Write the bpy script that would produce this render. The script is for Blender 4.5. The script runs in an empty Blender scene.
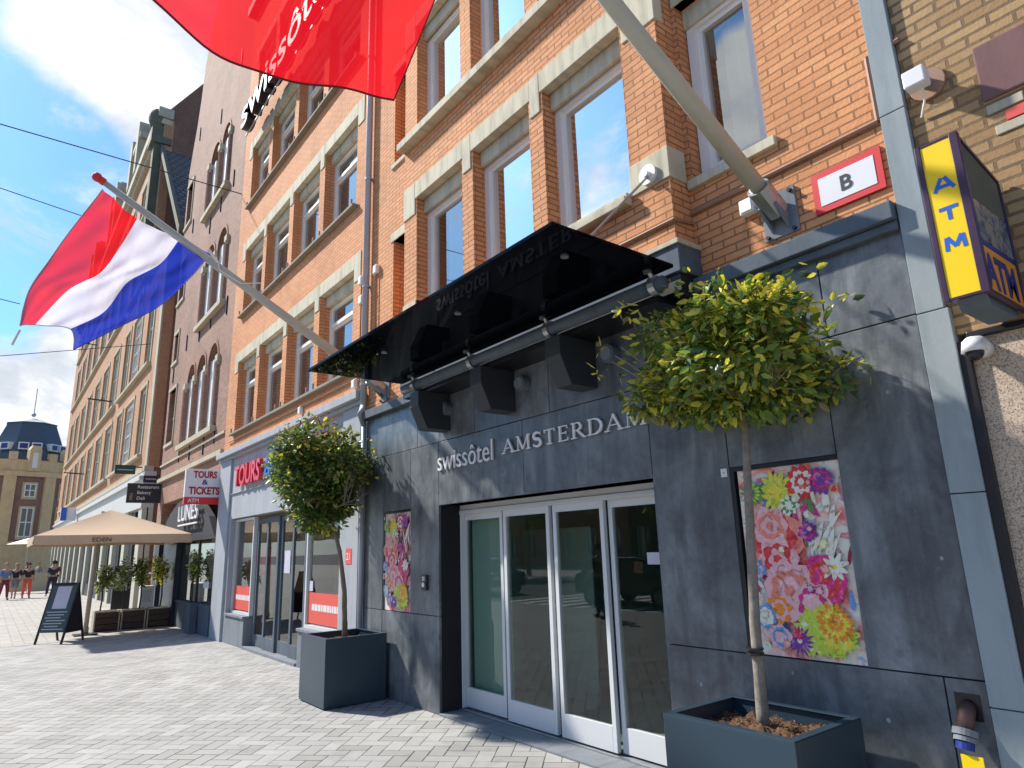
import bpy, bmesh, math, random
from mathutils import Vector, Matrix, noise
random.seed(7)
R=math.radians
scene=bpy.context.scene
C=scene.collection
W=4.184      # facade plane (x); street runs along +y
B=3.944      # projecting bay plane
# ------------------------------------------------------------ camera frame
H=1.8; FPX=661.6
RM=((0.79381,-0.12049,-0.59611),(-0.60736,-0.20748,-0.76685),(-0.03128,0.97079,-0.23788))
def ray(u,v):
    c=(u-512,-(v-384),-FPX)
    return Vector([sum(RM[i][k]*c[k] for k in range(3)) for i in range(3)])
O=Vector((0,0,H))
def onx(u,v,x=W): d=ray(u,v); return O+d*(x/d.x)
def ony(u,v,y): d=ray(u,v); return O+d*(y/d.y)
def onz(u,v,z=0.0): d=ray(u,v); return O+d*((z-H)/d.z)
# ------------------------------------------------------------ mesh buffer
class MB:
    def __init__(s): s.v=[]; s.f=[]; s.m=[]; s.k=0
    def face(s,pts,m=None):
        n=len(s.v); s.v+= [tuple(p) for p in pts]; s.f.append(tuple(range(n,n+len(pts)))); s.m.append(s.k if m is None else m); return s
    def box(s,x0,x1,y0,y1,z0,z1,m=None):
        if x0>x1:x0,x1=x1,x0
        if y0>y1:y0,y1=y1,y0
        if z0>z1:z0,z1=z1,z0
        p=[(x,y,z) for z in (z0,z1) for y in (y0,y1) for x in (x0,x1)]
        n=len(s.v); s.v+=p
        for q in ((0,2,3,1),(4,5,7,6),(0,1,5,4),(2,6,7,3),(0,4,6,2),(1,3,7,5)):
            s.f.append(tuple(n+i for i in q)); s.m.append(s.k if m is None else m)
        return s
    def prism(s,poly,vec,m=None):
        a=[Vector(p) for p in poly]; b=[p+Vector(vec) for p in a]; n=len(s.v); k=len(a)
        s.v+= [tuple(p) for p in a+b]; mm=s.k if m is None else m
        s.f.append(tuple(range(n,n+k))); s.f.append(tuple(range(n+2*k-1,n+k-1,-1))); s.m+=[mm,mm]
        for i in range(k):
            j=(i+1)%k; s.f.append((n+i,n+k+i,n+k+j,n+j)); s.m.append(mm)
        return s
    def tube(s,pts,r,seg=10,m=None,cap=True):
        pts=[Vector(p) for p in pts]; rr=r if isinstance(r,(list,tuple)) else [r]*len(pts)
        n=len(s.v); mm=s.k if m is None else m
        for i,p in enumerate(pts):
            t=(pts[min(i+1,len(pts)-1)]-pts[max(i-1,0)]).normalized()
            a=t.cross(Vector((0,0,1)))
            if a.length<1e-3: a=Vector((1,0,0))
            a.normalize(); b=t.cross(a)
            for k in range(seg):
                th=2*math.pi*k/seg; s.v.append(tuple(p+(a*math.cos(th)+b*math.sin(th))*rr[i]))
        for i in range(len(pts)-1):
            for k in range(seg):
                q=(k+1)%seg; s.f.append((n+i*seg+k,n+i*seg+q,n+(i+1)*seg+q,n+(i+1)*seg+k)); s.m.append(mm)
        if cap:
            s.f.append(tuple(n+k for k in range(seg-1,-1,-1))); s.f.append(tuple(n+(len(pts)-1)*seg+k for k in range(seg))); s.m+=[mm,mm]
        return s
    def ball(s,c,r,seg=12,rings=8,m=None,sc=(1,1,1)):
        n=len(s.v); mm=s.k if m is None else m
        for i in range(rings+1):
            ph=math.pi*i/rings
            for k in range(seg):
                th=2*math.pi*k/seg
                s.v.append((c[0]+r*sc[0]*math.sin(ph)*math.cos(th),c[1]+r*sc[1]*math.sin(ph)*math.sin(th),c[2]+r*sc[2]*math.cos(ph)))
        for i in range(rings):
            for k in range(seg):
                q=(k+1)%seg; s.f.append((n+i*seg+k,n+(i+1)*seg+k,n+(i+1)*seg+q,n+i*seg+q)); s.m.append(mm)
        return s
    # wall slab perpendicular to X, outer face at x, with rectangular holes, depth to x+t
    def wallx(s,x,t,y0,y1,z0,z1,holes=(),m=None):
        ys=sorted({y0,y1}|{min(max(h[i],y0),y1) for h in holes for i in (0,1)})
        zs=sorted({z0,z1}|{min(max(h[i],z0),z1) for h in holes for i in (2,3)})
        def solid(i,j):
            if i<0 or j<0 or i>=len(ys)-1 or j>=len(zs)-1: return False
            cy=(ys[i]+ys[i+1])/2; cz=(zs[j]+zs[j+1])/2
            return not any(h[0]<cy<h[1] and h[2]<cz<h[3] for h in holes)
        X=x+t
        for i in range(len(ys)-1):
            for j in range(len(zs)-1):
                if not solid(i,j): continue
                a,b,c,d=ys[i],ys[i+1],zs[j],zs[j+1]
                s.face([(x,a,c),(x,a,d),(x,b,d),(x,b,c)],m); s.face([(X,a,c),(X,b,c),(X,b,d),(X,a,d)],m)
                if not solid(i-1,j): s.face([(x,a,c),(X,a,c),(X,a,d),(x,a,d)],m)
                if not solid(i+1,j): s.face([(x,b,c),(x,b,d),(X,b,d),(X,b,c)],m)
                if not solid(i,j-1): s.face([(x,a,c),(x,b,c),(X,b,c),(X,a,c)],m)
                if not solid(i,j+1): s.face([(x,a,d),(X,a,d),(X,b,d),(x,b,d)],m)
        return s
LOC={}
def wloc(p):
    return LOC.get(p.name,Vector((0,0,0))) if p else Vector((0,0,0))
def link(o,parent):
    C.objects.link(o)
    if parent is not None: o.parent=parent
def obj(name,mb,mats,parent=None,local=False,smooth=False,bevel=0):
    if not isinstance(mats,(list,tuple)): mats=[mats]
    me=bpy.data.meshes.new(name)
    off=Vector((0,0,0)) if local else wloc(parent)
    me.from_pydata([tuple(Vector(p)-off) for p in mb.v],[],mb.f)
    for m in mats: me.materials.append(m)
    if len(mats)>1: me.polygons.foreach_set('material_index',mb.m)
    if smooth:
        me.polygons.foreach_set('use_smooth',[True]*len(me.polygons))
    me.update()
    o=bpy.data.objects.new(name,me); link(o,parent)
    LOC[o.name]=off if not local else Vector((0,0,0))
    if bevel:
        b=o.modifiers.new('bevel','BEVEL'); b.width=bevel; b.segments=2; b.limit_method='ANGLE'; b.angle_limit=R(40)
    return o
def objs(name,mb,mats,parent=None,bevel=0,limit=100):
    # one object for every separate solid in the buffer
    par={}
    def find(a):
        while par.get(a,a)!=a: a=par[a]
        return a
    for f in mb.f:
        r=find(f[0])
        for q in f[1:]:
            k=find(q)
            if k!=r: par[k]=r
    grp={}
    for i,f in enumerate(mb.f): grp.setdefault(find(f[0]),[]).append(i)
    out=[]
    for g,fs in list(grp.items()):
        nb=MB(); mp={}
        for i in fs:
            ff=[]
            for v in mb.f[i]:
                if v not in mp: mp[v]=len(nb.v); nb.v.append(mb.v[v])
                ff.append(mp[v])
            nb.f.append(tuple(ff)); nb.m.append(mb.m[i])
        out.append(obj(name,nb,mats,parent,bevel=bevel))
    return out
def thing(name,label,cat,loc=(0,0,0),rz=0,group=None):
    o=bpy.data.objects.new(name,None); C.objects.link(o); o.location=loc; o.rotation_euler=(0,0,rz)
    o.empty_display_size=.1
    LOC[o.name]=Vector(loc); tag(o,label,cat,group); return o
def tag(o,label=None,cat=None,group=None,kind=None):
    if label: o['label']=label
    if cat: o['category']=cat
    if group: o['group']=group
    if kind: o['kind']=kind
    return o
def copy_tree(o,loc,rz,label):
    def cp(a,par):
        c=a.copy(); C.objects.link(c); c.parent=par
        for ch in list(a.children): cp(ch,c)
        return c
    r=cp(o,None); r.location=loc; r.rotation_euler=(0,0,rz); r['label']=label; return r
FX=Matrix(((0,0,-1),(-1,0,0),(0,1,0)))   # text on a wall that faces -x : X'=-y, Y'=+z, Z'=-x
FY=Matrix(((1,0,0),(0,0,-1),(0,1,0)))    # text on a face that looks to -y
def textmesh(body,h,loc,frame,depth=.01,width=None,bold=0.0,align='LEFT',shear=0,spacing=1.0,rot=0):
    cu=bpy.data.curves.new('t','FONT'); cu.body=body; cu.size=1; cu.extrude=.5; cu.offset=bold; cu.align_x=align; cu.shear=shear; cu.space_character=spacing; cu.resolution_u=4
    to=bpy.data.objects.new('t',cu); C.objects.link(to)
    dg=bpy.context.evaluated_depsgraph_get(); me=bpy.data.meshes.new_from_object(to.evaluated_get(dg))
    bpy.data.objects.remove(to); bpy.data.curves.remove(cu)
    bm=bmesh.new(); bm.from_mesh(me); bmesh.ops.triangulate(bm,faces=bm.faces[:],ngon_method='EAR_CLIP'); bm.to_mesh(me); bm.free()
    xs=[v.co.x for v in me.vertices]; caph=.70
    s=h/caph; sx=s if width is None else width/(max(xs)-min(xs))
    ca,sa=math.cos(rot),math.sin(rot)
    mb=MB()
    for v in me.vertices:
        a,b2=v.co.x*sx,v.co.y*s
        p=Vector((a*ca-b2*sa,a*sa+b2*ca,(v.co.z)*depth))
        mb.v.append(tuple(frame@p+Vector(loc)))
    for p in me.polygons: mb.f.append(tuple(p.vertices)); mb.m.append(0)
    bpy.data.meshes.remove(me)
    return mb
# ------------------------------------------------------------ materials
class NT:
    def __init__(s,name):
        s.mat=bpy.data.materials.new(name); s.mat.use_nodes=True; s.t=s.mat.node_tree; s.t.nodes.clear()
        s.out=s.n('ShaderNodeOutputMaterial')
    def n(s,typ,**kw):
        nd=s.t.nodes.new(typ)
        for k,v in kw.items(): setattr(nd,k,v)
        return nd
    def put(s,sock,val):
        if hasattr(val,'links') or isinstance(val,bpy.types.NodeSocket): s.t.links.new(val,sock)
        elif val is not None:
            try: sock.default_value=val
            except Exception: sock.default_value=tuple(val)+(1,) if len(val)==3 else val
    def math(s,op,a,b=None,c=None,clamp=False):
        nd=s.n('ShaderNodeMath',operation=op); nd.use_clamp=clamp
        s.put(nd.inputs[0],a); 
        if b is not None: s.put(nd.inputs[1],b)
        if c is not None: s.put(nd.inputs[2],c)
        return nd.outputs[0]
    def mix(s,f,a,b,blend='MIX'):
        nd=s.n('ShaderNodeMix',data_type='RGBA',blend_type=blend)
        s.put(nd.inputs[0],f); s.put(nd.inputs[6],a if isinstance(a,bpy.types.NodeSocket) else tuple(a)+(1,)*(4-len(a))); s.put(nd.inputs[7],b if isinstance(b,bpy.types.NodeSocket) else tuple(b)+(1,)*(4-len(b)))
        return nd.outputs[2]
    def noise(s,vec,scale,detail=4,rough=.5,dist=0,out=0):
        nd=s.n('ShaderNodeTexNoise'); s.put(nd.inputs['Vector'],vec); nd.inputs['Scale'].default_value=scale; nd.inputs['Detail'].default_value=detail; nd.inputs['Roughness'].default_value=rough; nd.inputs['Distortion'].default_value=dist
        return nd.outputs[out]
    def ramp(s,f,stops,interp='LINEAR'):
        nd=s.n('ShaderNodeValToRGB'); cr=nd.color_ramp; cr.interpolation=interp
        while len(cr.elements)<len(stops): cr.elements.new(.5)
        for e,(p,c) in zip(cr.elements,stops): e.position=p; e.color=(tuple(c)+(1,)) if hasattr(c,'__len__') else (c,c,c,1)
        s.put(nd.inputs[0],f); return nd.outputs[0]
    def pos(s): return s.n('ShaderNodeNewGeometry').outputs['Position']
    def scale(s,vec,sc):
        nd=s.n('ShaderNodeMapping'); s.put(nd.inputs[0],vec); nd.inputs['Scale'].default_value=sc; return nd.outputs[0]
    def bump(s,h,strength=.3,dist=.01,normal=None):
        nd=s.n('ShaderNodeBump'); s.put(nd.inputs['Height'],h); nd.inputs['Strength'].default_value=strength; nd.inputs['Distance'].default_value=dist
        if normal is not None: s.put(nd.inputs['Normal'],normal)
        return nd.outputs[0]
    def bsdf(s,col,rough=.6,metal=0,normal=None,spec=.5,coat=0,alpha=None):
        nd=s.n('ShaderNodeBsdfPrincipled'); s.put(nd.inputs['Base Color'],col if isinstance(col,bpy.types.NodeSocket) else tuple(col)+(1,)*(4-len(col)))
        s.put(nd.inputs['Roughness'],rough); s.put(nd.inputs['Metallic'],metal); nd.inputs['Specular IOR Level'].default_value=spec; nd.inputs['Coat Weight'].default_value=coat
        if normal is not None: s.put(nd.inputs['Normal'],normal)
        return nd.outputs[0]
    def done(s,sh,disp=None):
        s.t.links.new(sh,s.out.inputs['Surface']); return s.mat
def plain(name,col,rough=.6,metal=0,var=.12,nscale=6,spec=.5,bump=0.0,coat=0):
    t=NT(name); p=t.n('ShaderNodeTexCoord').outputs['Object']
    f=t.noise(p,nscale,5,.6)
    c=t.mix(f,[max(0,x*(1-var)) for x in col],[min(1,x*(1+var)) for x in col])
    nr=t.bump(t.noise(p,nscale*12,3),bump,.004) if bump else None
    r=t.math('MULTIPLY_ADD',f,.15,rough-.07,clamp=True)
    return t.done(t.bsdf(c,r,metal,nr,spec,coat))
def wall_uv(t):
    g=t.n('ShaderNodeNewGeometry'); sp=t.n('ShaderNodeSeparateXYZ'); t.put(sp.inputs[0],g.outputs['Position'])
    sn=t.n('ShaderNodeSeparateXYZ'); t.put(sn.inputs[0],g.outputs['Normal'])
    f=t.math('GREATER_THAN',t.math('ABSOLUTE',sn.outputs[1]),.6)
    m=t.n('ShaderNodeMix',data_type='FLOAT'); t.put(m.inputs[0],f); t.put(m.inputs[2],sp.outputs[1]); t.put(m.inputs[3],sp.outputs[0])
    cb=t.n('ShaderNodeCombineXYZ'); t.put(cb.inputs[0],m.outputs[0]); t.put(cb.inputs[1],sp.outputs[2])
    return cb.outputs[0],g.outputs['Position'],sp
def brick(name,c1,c2,mort,bw=.22,bh=.062,ms=.006,dirt=.25,rough=.85,bumps=.6,third=None,offset=.5):
    t=NT(name); uv,P,sp=wall_uv(t)
    wob=t.noise(P,3,2,.5,0,1)
    v=t.n('ShaderNodeVectorMath',operation='MULTIPLY_ADD'); t.put(v.inputs[0],wob); v.inputs[1].default_value=(.006,.006,0); t.put(v.inputs[2],uv)
    b=t.n('ShaderNodeTexBrick'); t.put(b.inputs['Vector'],v.outputs[0]); b.offset=offset; b.offset_frequency=2; b.squash=1
    b.inputs['Color1'].default_value=tuple(c1)+(1,); b.inputs['Color2'].default_value=tuple(c2)+(1,); b.inputs['Mortar'].default_value=tuple(mort)+(1,)
    b.inputs['Scale'].default_value=1; b.inputs['Mortar Size'].default_value=ms; b.inputs['Mortar Smooth'].default_value=.15; b.inputs['Bias'].default_value=-.1
    b.inputs['Brick Width'].default_value=bw; b.inputs['Row Height'].default_value=bh
    n1=t.noise(P,1.1,5,.6); n2=t.noise(P,45,4,.7); 
    col=b.outputs['Color']
    if third:
        wn=t.n('ShaderNodeTexBrick'); t.put(wn.inputs['Vector'],v.outputs[0]); wn.offset=offset; wn.inputs['Color1'].default_value=(0,0,0,1); wn.inputs['Color2'].default_value=(1,1,1,1); wn.inputs['Mortar'].default_value=(0,0,0,1)
        wn.inputs['Scale'].default_value=1; wn.inputs['Mortar Size'].default_value=ms; wn.inputs['Brick Width'].default_value=bw; wn.inputs['Row Height'].default_value=bh; wn.inputs['Bias'].default_value=-.2
        col=t.mix(t.math('GREATER_THAN',wn.outputs['Color'],.8),col,third)
    col=t.mix(t.math('MULTIPLY',t.ramp(n1,[(.35,0),(.7,1)]),dirt),col,[x*.45 for x in c1])
    col=t.mix(t.math('MULTIPLY',n2,.35),col,[min(1,x*1.35) for x in c2])
    so=t.noise(t.scale(P,(2.2,2.2,.5)),1.0,6,.7,.3); col=t.mix(t.math('MULTIPLY',t.ramp(so,[(.52,0),(.72,1)]),.35),col,[x*.35 for x in c1]); n4=t.noise(P,.35,4,.6); col=t.mix(t.math('MULTIPLY',t.ramp(n4,[(.4,0),(.65,1)]),.25),col,[min(1,x*1.25) for x in c2])
    h=t.math('ADD',t.math('MULTIPLY',b.outputs['Fac'],-1),t.math('MULTIPLY',n2,.35))
    return t.done(t.bsdf(col,rough,0,t.bump(h,bumps,.012),.3))
def stone_clad():
    t=NT('slate_cladding'); P=t.pos()
    a=t.noise(t.scale(P,(1,1.5,.8)),1.3,8,.68,.9); b=t.noise(P,1.7,6,.66,.6); c=t.noise(P,60,3,.6)
    f=t.math('ADD',t.math('MULTIPLY',a,.55),t.math('MULTIPLY',b,.45))
    col=t.ramp(f,[(.31,(.042,.045,.047)),(.42,(.090,.098,.103)),(.50,(.155,.169,.177)),(.58,(.24,.257,.266)),(.70,(.40,.42,.43))])
    col=t.mix(t.math('MULTIPLY',c,.25),col,(.17,.19,.22))
    # round smudges
    vo=t.n('ShaderNodeTexVoronoi'); t.put(vo.inputs['Vector'],t.scale(P,(0,4.6,4.6))); vo.inputs['Scale'].default_value=1; vo.inputs['Randomness'].default_value=.9
    wn=t.n('ShaderNodeSeparateXYZ'); t.put(wn.inputs[0],vo.outputs['Color'])
    d=t.math('ADD',vo.outputs['Distance'],t.math('MULTIPLY',t.noise(P,14,3),.12))
    sm=t.math('MULTIPLY',t.ramp(d,[(.16,1),(.27,0)]),t.math('GREATER_THAN',wn.outputs[0],.4))
    col=t.mix(t.math('MULTIPLY',sm,.6),col,(.028,.03,.036))
    # pale specks and drips
    v2=t.n('ShaderNodeTexVoronoi'); t.put(v2.inputs['Vector'],t.scale(P,(0,7,6))); v2.inputs['Scale'].default_value=1
    w2=t.n('ShaderNodeSeparateXYZ'); t.put(w2.inputs[0],v2.outputs['Color'])
    sp=t.math('MULTIPLY',t.math('LESS_THAN',v2.outputs['Distance'],t.math('MULTIPLY',w2.outputs[1],.09)),t.math('GREATER_THAN',w2.outputs[0],.6))
    col=t.mix(t.math('MULTIPLY',sp,.75),col,(.45,.48,.5))
    st=t.noise(t.scale(P,(1,6,.5)),1.1,5,.65); col=t.mix(t.ramp(st,[(.50,0),(.66,.55)]),col,(.05,.056,.066)); vn=t.noise(P,22,6,.75,.3); col=t.mix(t.ramp(vn,[(.55,0),(.75,.22)]),col,(.32,.34,.36)); pn=t.noise(P,5.5,6,.7,.4); col=t.mix(t.ramp(pn,[(.52,0),(.68,.40)]),col,(.035,.040,.045))
    ri=t.n('ShaderNodeNewGeometry').outputs['Random Per Island']; col=t.mix(t.math('MULTIPLY',ri,.38),col,(.05,.055,.062))
    return t.done(t.bsdf(col,t.math('MULTIPLY_ADD',f,.35,.20),0,t.bump(c,.12,.004),.5))
def limestone(name,c1,c2,stain=(.12,.11,.09),amt=.5,sc=1.0):
    t=NT(name); P=t.pos(); a=t.noise(P,1.5*sc,6,.65,.5); b=t.noise(P,40,4,.7); s=t.noise(t.scale(P,(1,5,.8)),1.5,5,.65)
    col=t.mix(a,c1,c2); col=t.mix(t.math('MULTIPLY',t.ramp(s,[(.45,0),(.72,1)]),amt),col,stain); col=t.mix(t.math('MULTIPLY',b,.2),col,c2)
    return t.done(t.bsdf(col,.85,0,t.bump(b,.25,.005),.3))
def glassy(name,base,refl_ior=1.9,rough=.005,tint=(1,1,1),trans=0.0,bumpy=.0):
    t=NT(name); fr=t.n('ShaderNodeFresnel'); fr.inputs[0].default_value=min(refl_ior,1.7)
    fac=t.math('MULTIPLY',fr.outputs[0],.55 if refl_ior<1.3 else 1) if refl_ior<1.7 else t.math('MULTIPLY_ADD',fr.outputs[0],.8,(refl_ior-1.5)*.45,clamp=True)
    fac=t.math('MULTIPLY',fac,t.math('SUBTRACT',1,t.n('ShaderNodeNewGeometry').outputs['Backfacing']))
    gl=t.n('ShaderNodeBsdfGlossy'); gl.inputs['Roughness'].default_value=rough; gl.inputs['Color'].default_value=(.93,.96,.97,1)
    if bumpy:
        nn=t.bump(t.noise(t.pos(),2.2,2),bumpy,.02); t.put(gl.inputs['Normal'],nn)
    if trans>0:
        tr=t.n('ShaderNodeBsdfTransparent'); tr.inputs[0].default_value=tuple(x*trans for x in tint)+(1,); und=tr.outputs[0]
    else:
        di=t.n('ShaderNodeBsdfDiffuse'); di.inputs[0].default_value=tuple(base)+(1,); und=di.outputs[0]
    mx=t.n('ShaderNodeMixShader'); t.put(mx.inputs[0],fac); t.t.links.new(und,mx.inputs[1]); t.t.links.new(gl.outputs[0],mx.inputs[2])
    return t.done(mx.outputs[0])
def cloth(name,col,transp=.25,transl=.5,sc=1):
    t=NT(name); P=t.n('ShaderNodeTexCoord').outputs['Object']
    n=t.noise(t.scale(P,(1,1,1)),260,2,.5)
    c=t.mix(t.math('MULTIPLY',n,.15),col,[x*.7 for x in col])
    di=t.n('ShaderNodeBsdfDiffuse'); t.put(di.inputs[0],c); tl=t.n('ShaderNodeBsdfTranslucent'); t.put(tl.inputs[0],c); tr=t.n('ShaderNodeBsdfTransparent')
    k=[min(1,.35+x*.75) for x in col]; tr.inputs[0].default_value=tuple(k)+(1,)
    m1=t.n('ShaderNodeMixShader'); m1.inputs[0].default_value=transl; t.t.links.new(di.outputs[0],m1.inputs[1]); t.t.links.new(tl.outputs[0],m1.inputs[2])
    m2=t.n('ShaderNodeMixShader'); m2.inputs[0].default_value=transp; t.t.links.new(m1.outputs[0],m2.inputs[1]); t.t.links.new(tr.outputs[0],m2.inputs[2])
    return t.done(m2.outputs[0])
def paving(name,c1,c2,joint,w=.1,ang=45,joint_w=.05,rough=.8,alias=1.0):
    t=NT(name); P=t.pos(); mp=t.n('ShaderNodeMapping'); t.put(mp.inputs[0],P); mp.inputs['Rotation'].default_value=(0,0,R(ang)); mp.inputs['Scale'].default_value=(1,1,1)
    wob=t.noise(P,9,2,.5,0,1); v=t.n('ShaderNodeVectorMath',operation='MULTIPLY_ADD'); t.put(v.inputs[0],wob); v.inputs[1].default_value=(.007,.007,0); t.put(v.inputs[2],mp.outputs[0])
    sp=t.n('ShaderNodeSeparateXYZ'); t.put(sp.inputs[0],v.outputs[0])
    u=t.math('DIVIDE',sp.outputs[0],w); vv=t.math('DIVIDE',sp.outputs[1],w)
    i=t.math('FLOOR',u); j=t.math('FLOOR',vv); fu=t.math('SUBTRACT',u,i); fv=t.math('SUBTRACT',vv,j)
    d=t.math('SUBTRACT',i,j); m=t.math('ROUND',t.math('FLOORED_MODULO',d,4))
    hor=t.math('LESS_THAN',m,1.5); m1=t.math('COMPARE',m,1,.3); m2=t.math('COMPARE',m,2,.3)
    def mixf(f,a,b):
        k=t.n('ShaderNodeMix',data_type='FLOAT'); t.put(k.inputs[0],f); t.put(k.inputs[2],a); t.put(k.inputs[3],b); return k.outputs[0]
    along=mixf(hor,t.math('ADD',fv,m2),t.math('ADD',fu,m1)); across=mixf(hor,fu,fv)
    e=t.math('MINIMUM',t.math('MINIMUM',along,t.math('SUBTRACT',2,along)),t.math('MINIMUM',across,t.math('SUBTRACT',1,across)))
    cb=t.n('ShaderNodeCombineXYZ'); t.put(cb.inputs[0],t.math('SUBTRACT',i,m1)); t.put(cb.inputs[1],t.math('SUBTRACT',j,m2)); t.put(cb.inputs[2],hor)
    wn=t.n('ShaderNodeTexWhiteNoise'); wn.noise_dimensions='3D'; t.put(wn.inputs['Vector'],cb.outputs[0])
    a=t.noise(P,.55,6,.65,.4); b=t.noise(P,70,3,.7)
    col=t.mix(wn.outputs['Value'],c1,c2); col=t.mix(t.math('MULTIPLY',t.ramp(a,[(.35,0),(.75,1)]),.45),col,[x*.55 for x in c1]); col=t.mix(t.math('MULTIPLY',b,.3),col,[min(1,x*1.25) for x in c2])
    gr=t.noise(P,2.6,7,.7,.5); col=t.mix(t.math('MULTIPLY',t.ramp(gr,[(.52,0),(.68,1)]),.35),col,(.16,.15,.13))
    jf=t.ramp(t.math('ADD',e,t.math('MULTIPLY',t.math('SUBTRACT',wn.outputs['Value'],.5),joint_w*.9)),[(joint_w*.45,1),(joint_w*1.35,0)])
    col=t.mix(jf,col,joint)
    v3=t.n('ShaderNodeTexVoronoi'); t.put(v3.inputs['Vector'],P); v3.inputs['Scale'].default_value=2.3; w3=t.n('ShaderNodeSeparateXYZ'); t.put(w3.inputs[0],v3.outputs['Color'])
    gum=t.math('LESS_THAN',v3.outputs['Distance'],t.math('MULTIPLY',w3.outputs[1],.05)); col=t.mix(t.math('MULTIPLY',gum,.6),col,(.06,.06,.06))
    h=t.math('SUBTRACT',t.math('ADD',t.math('MULTIPLY',b,.15),t.math('MULTIPLY',wn.outputs['Value'],.35)),jf)
    return t.done(t.bsdf(col,rough,0,t.bump(h,.5,.006),.35))
def leafmat(name,col,tr=.35):
    t=NT(name); oi=t.noise(t.pos(),3.0,2); wn=t.n('ShaderNodeTexWhiteNoise'); g=t.n('ShaderNodeNewGeometry'); t.put(wn.inputs['Vector'],g.outputs['Random Per Island']) if False else t.put(wn.inputs['Vector'],g.outputs['Position'])
    rp=g.outputs['Random Per Island']
    c=t.mix(rp,[x*.55 for x in col],[min(1,x*1.5) for x in col])
    b=t.bsdf(c,.38,0,None,.5); tl=t.n('ShaderNodeBsdfTranslucent'); t.put(tl.inputs[0],t.mix(.5,c,(col[0]*1.6,col[1]*1.5,col[2]*.6)))
    m=t.n('ShaderNodeMixShader'); m.inputs[0].default_value=tr; t.t.links.new(b,m.inputs[1]); t.t.links.new(tl.outputs[0],m.inputs[2]); return t.done(m.outputs[0])
def emissive(name,col,k):
    t=NT(name); e=t.n('ShaderNodeEmission'); e.inputs[0].default_value=tuple(col)+(1,); e.inputs[1].default_value=k; return t.done(e.outputs[0])

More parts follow.
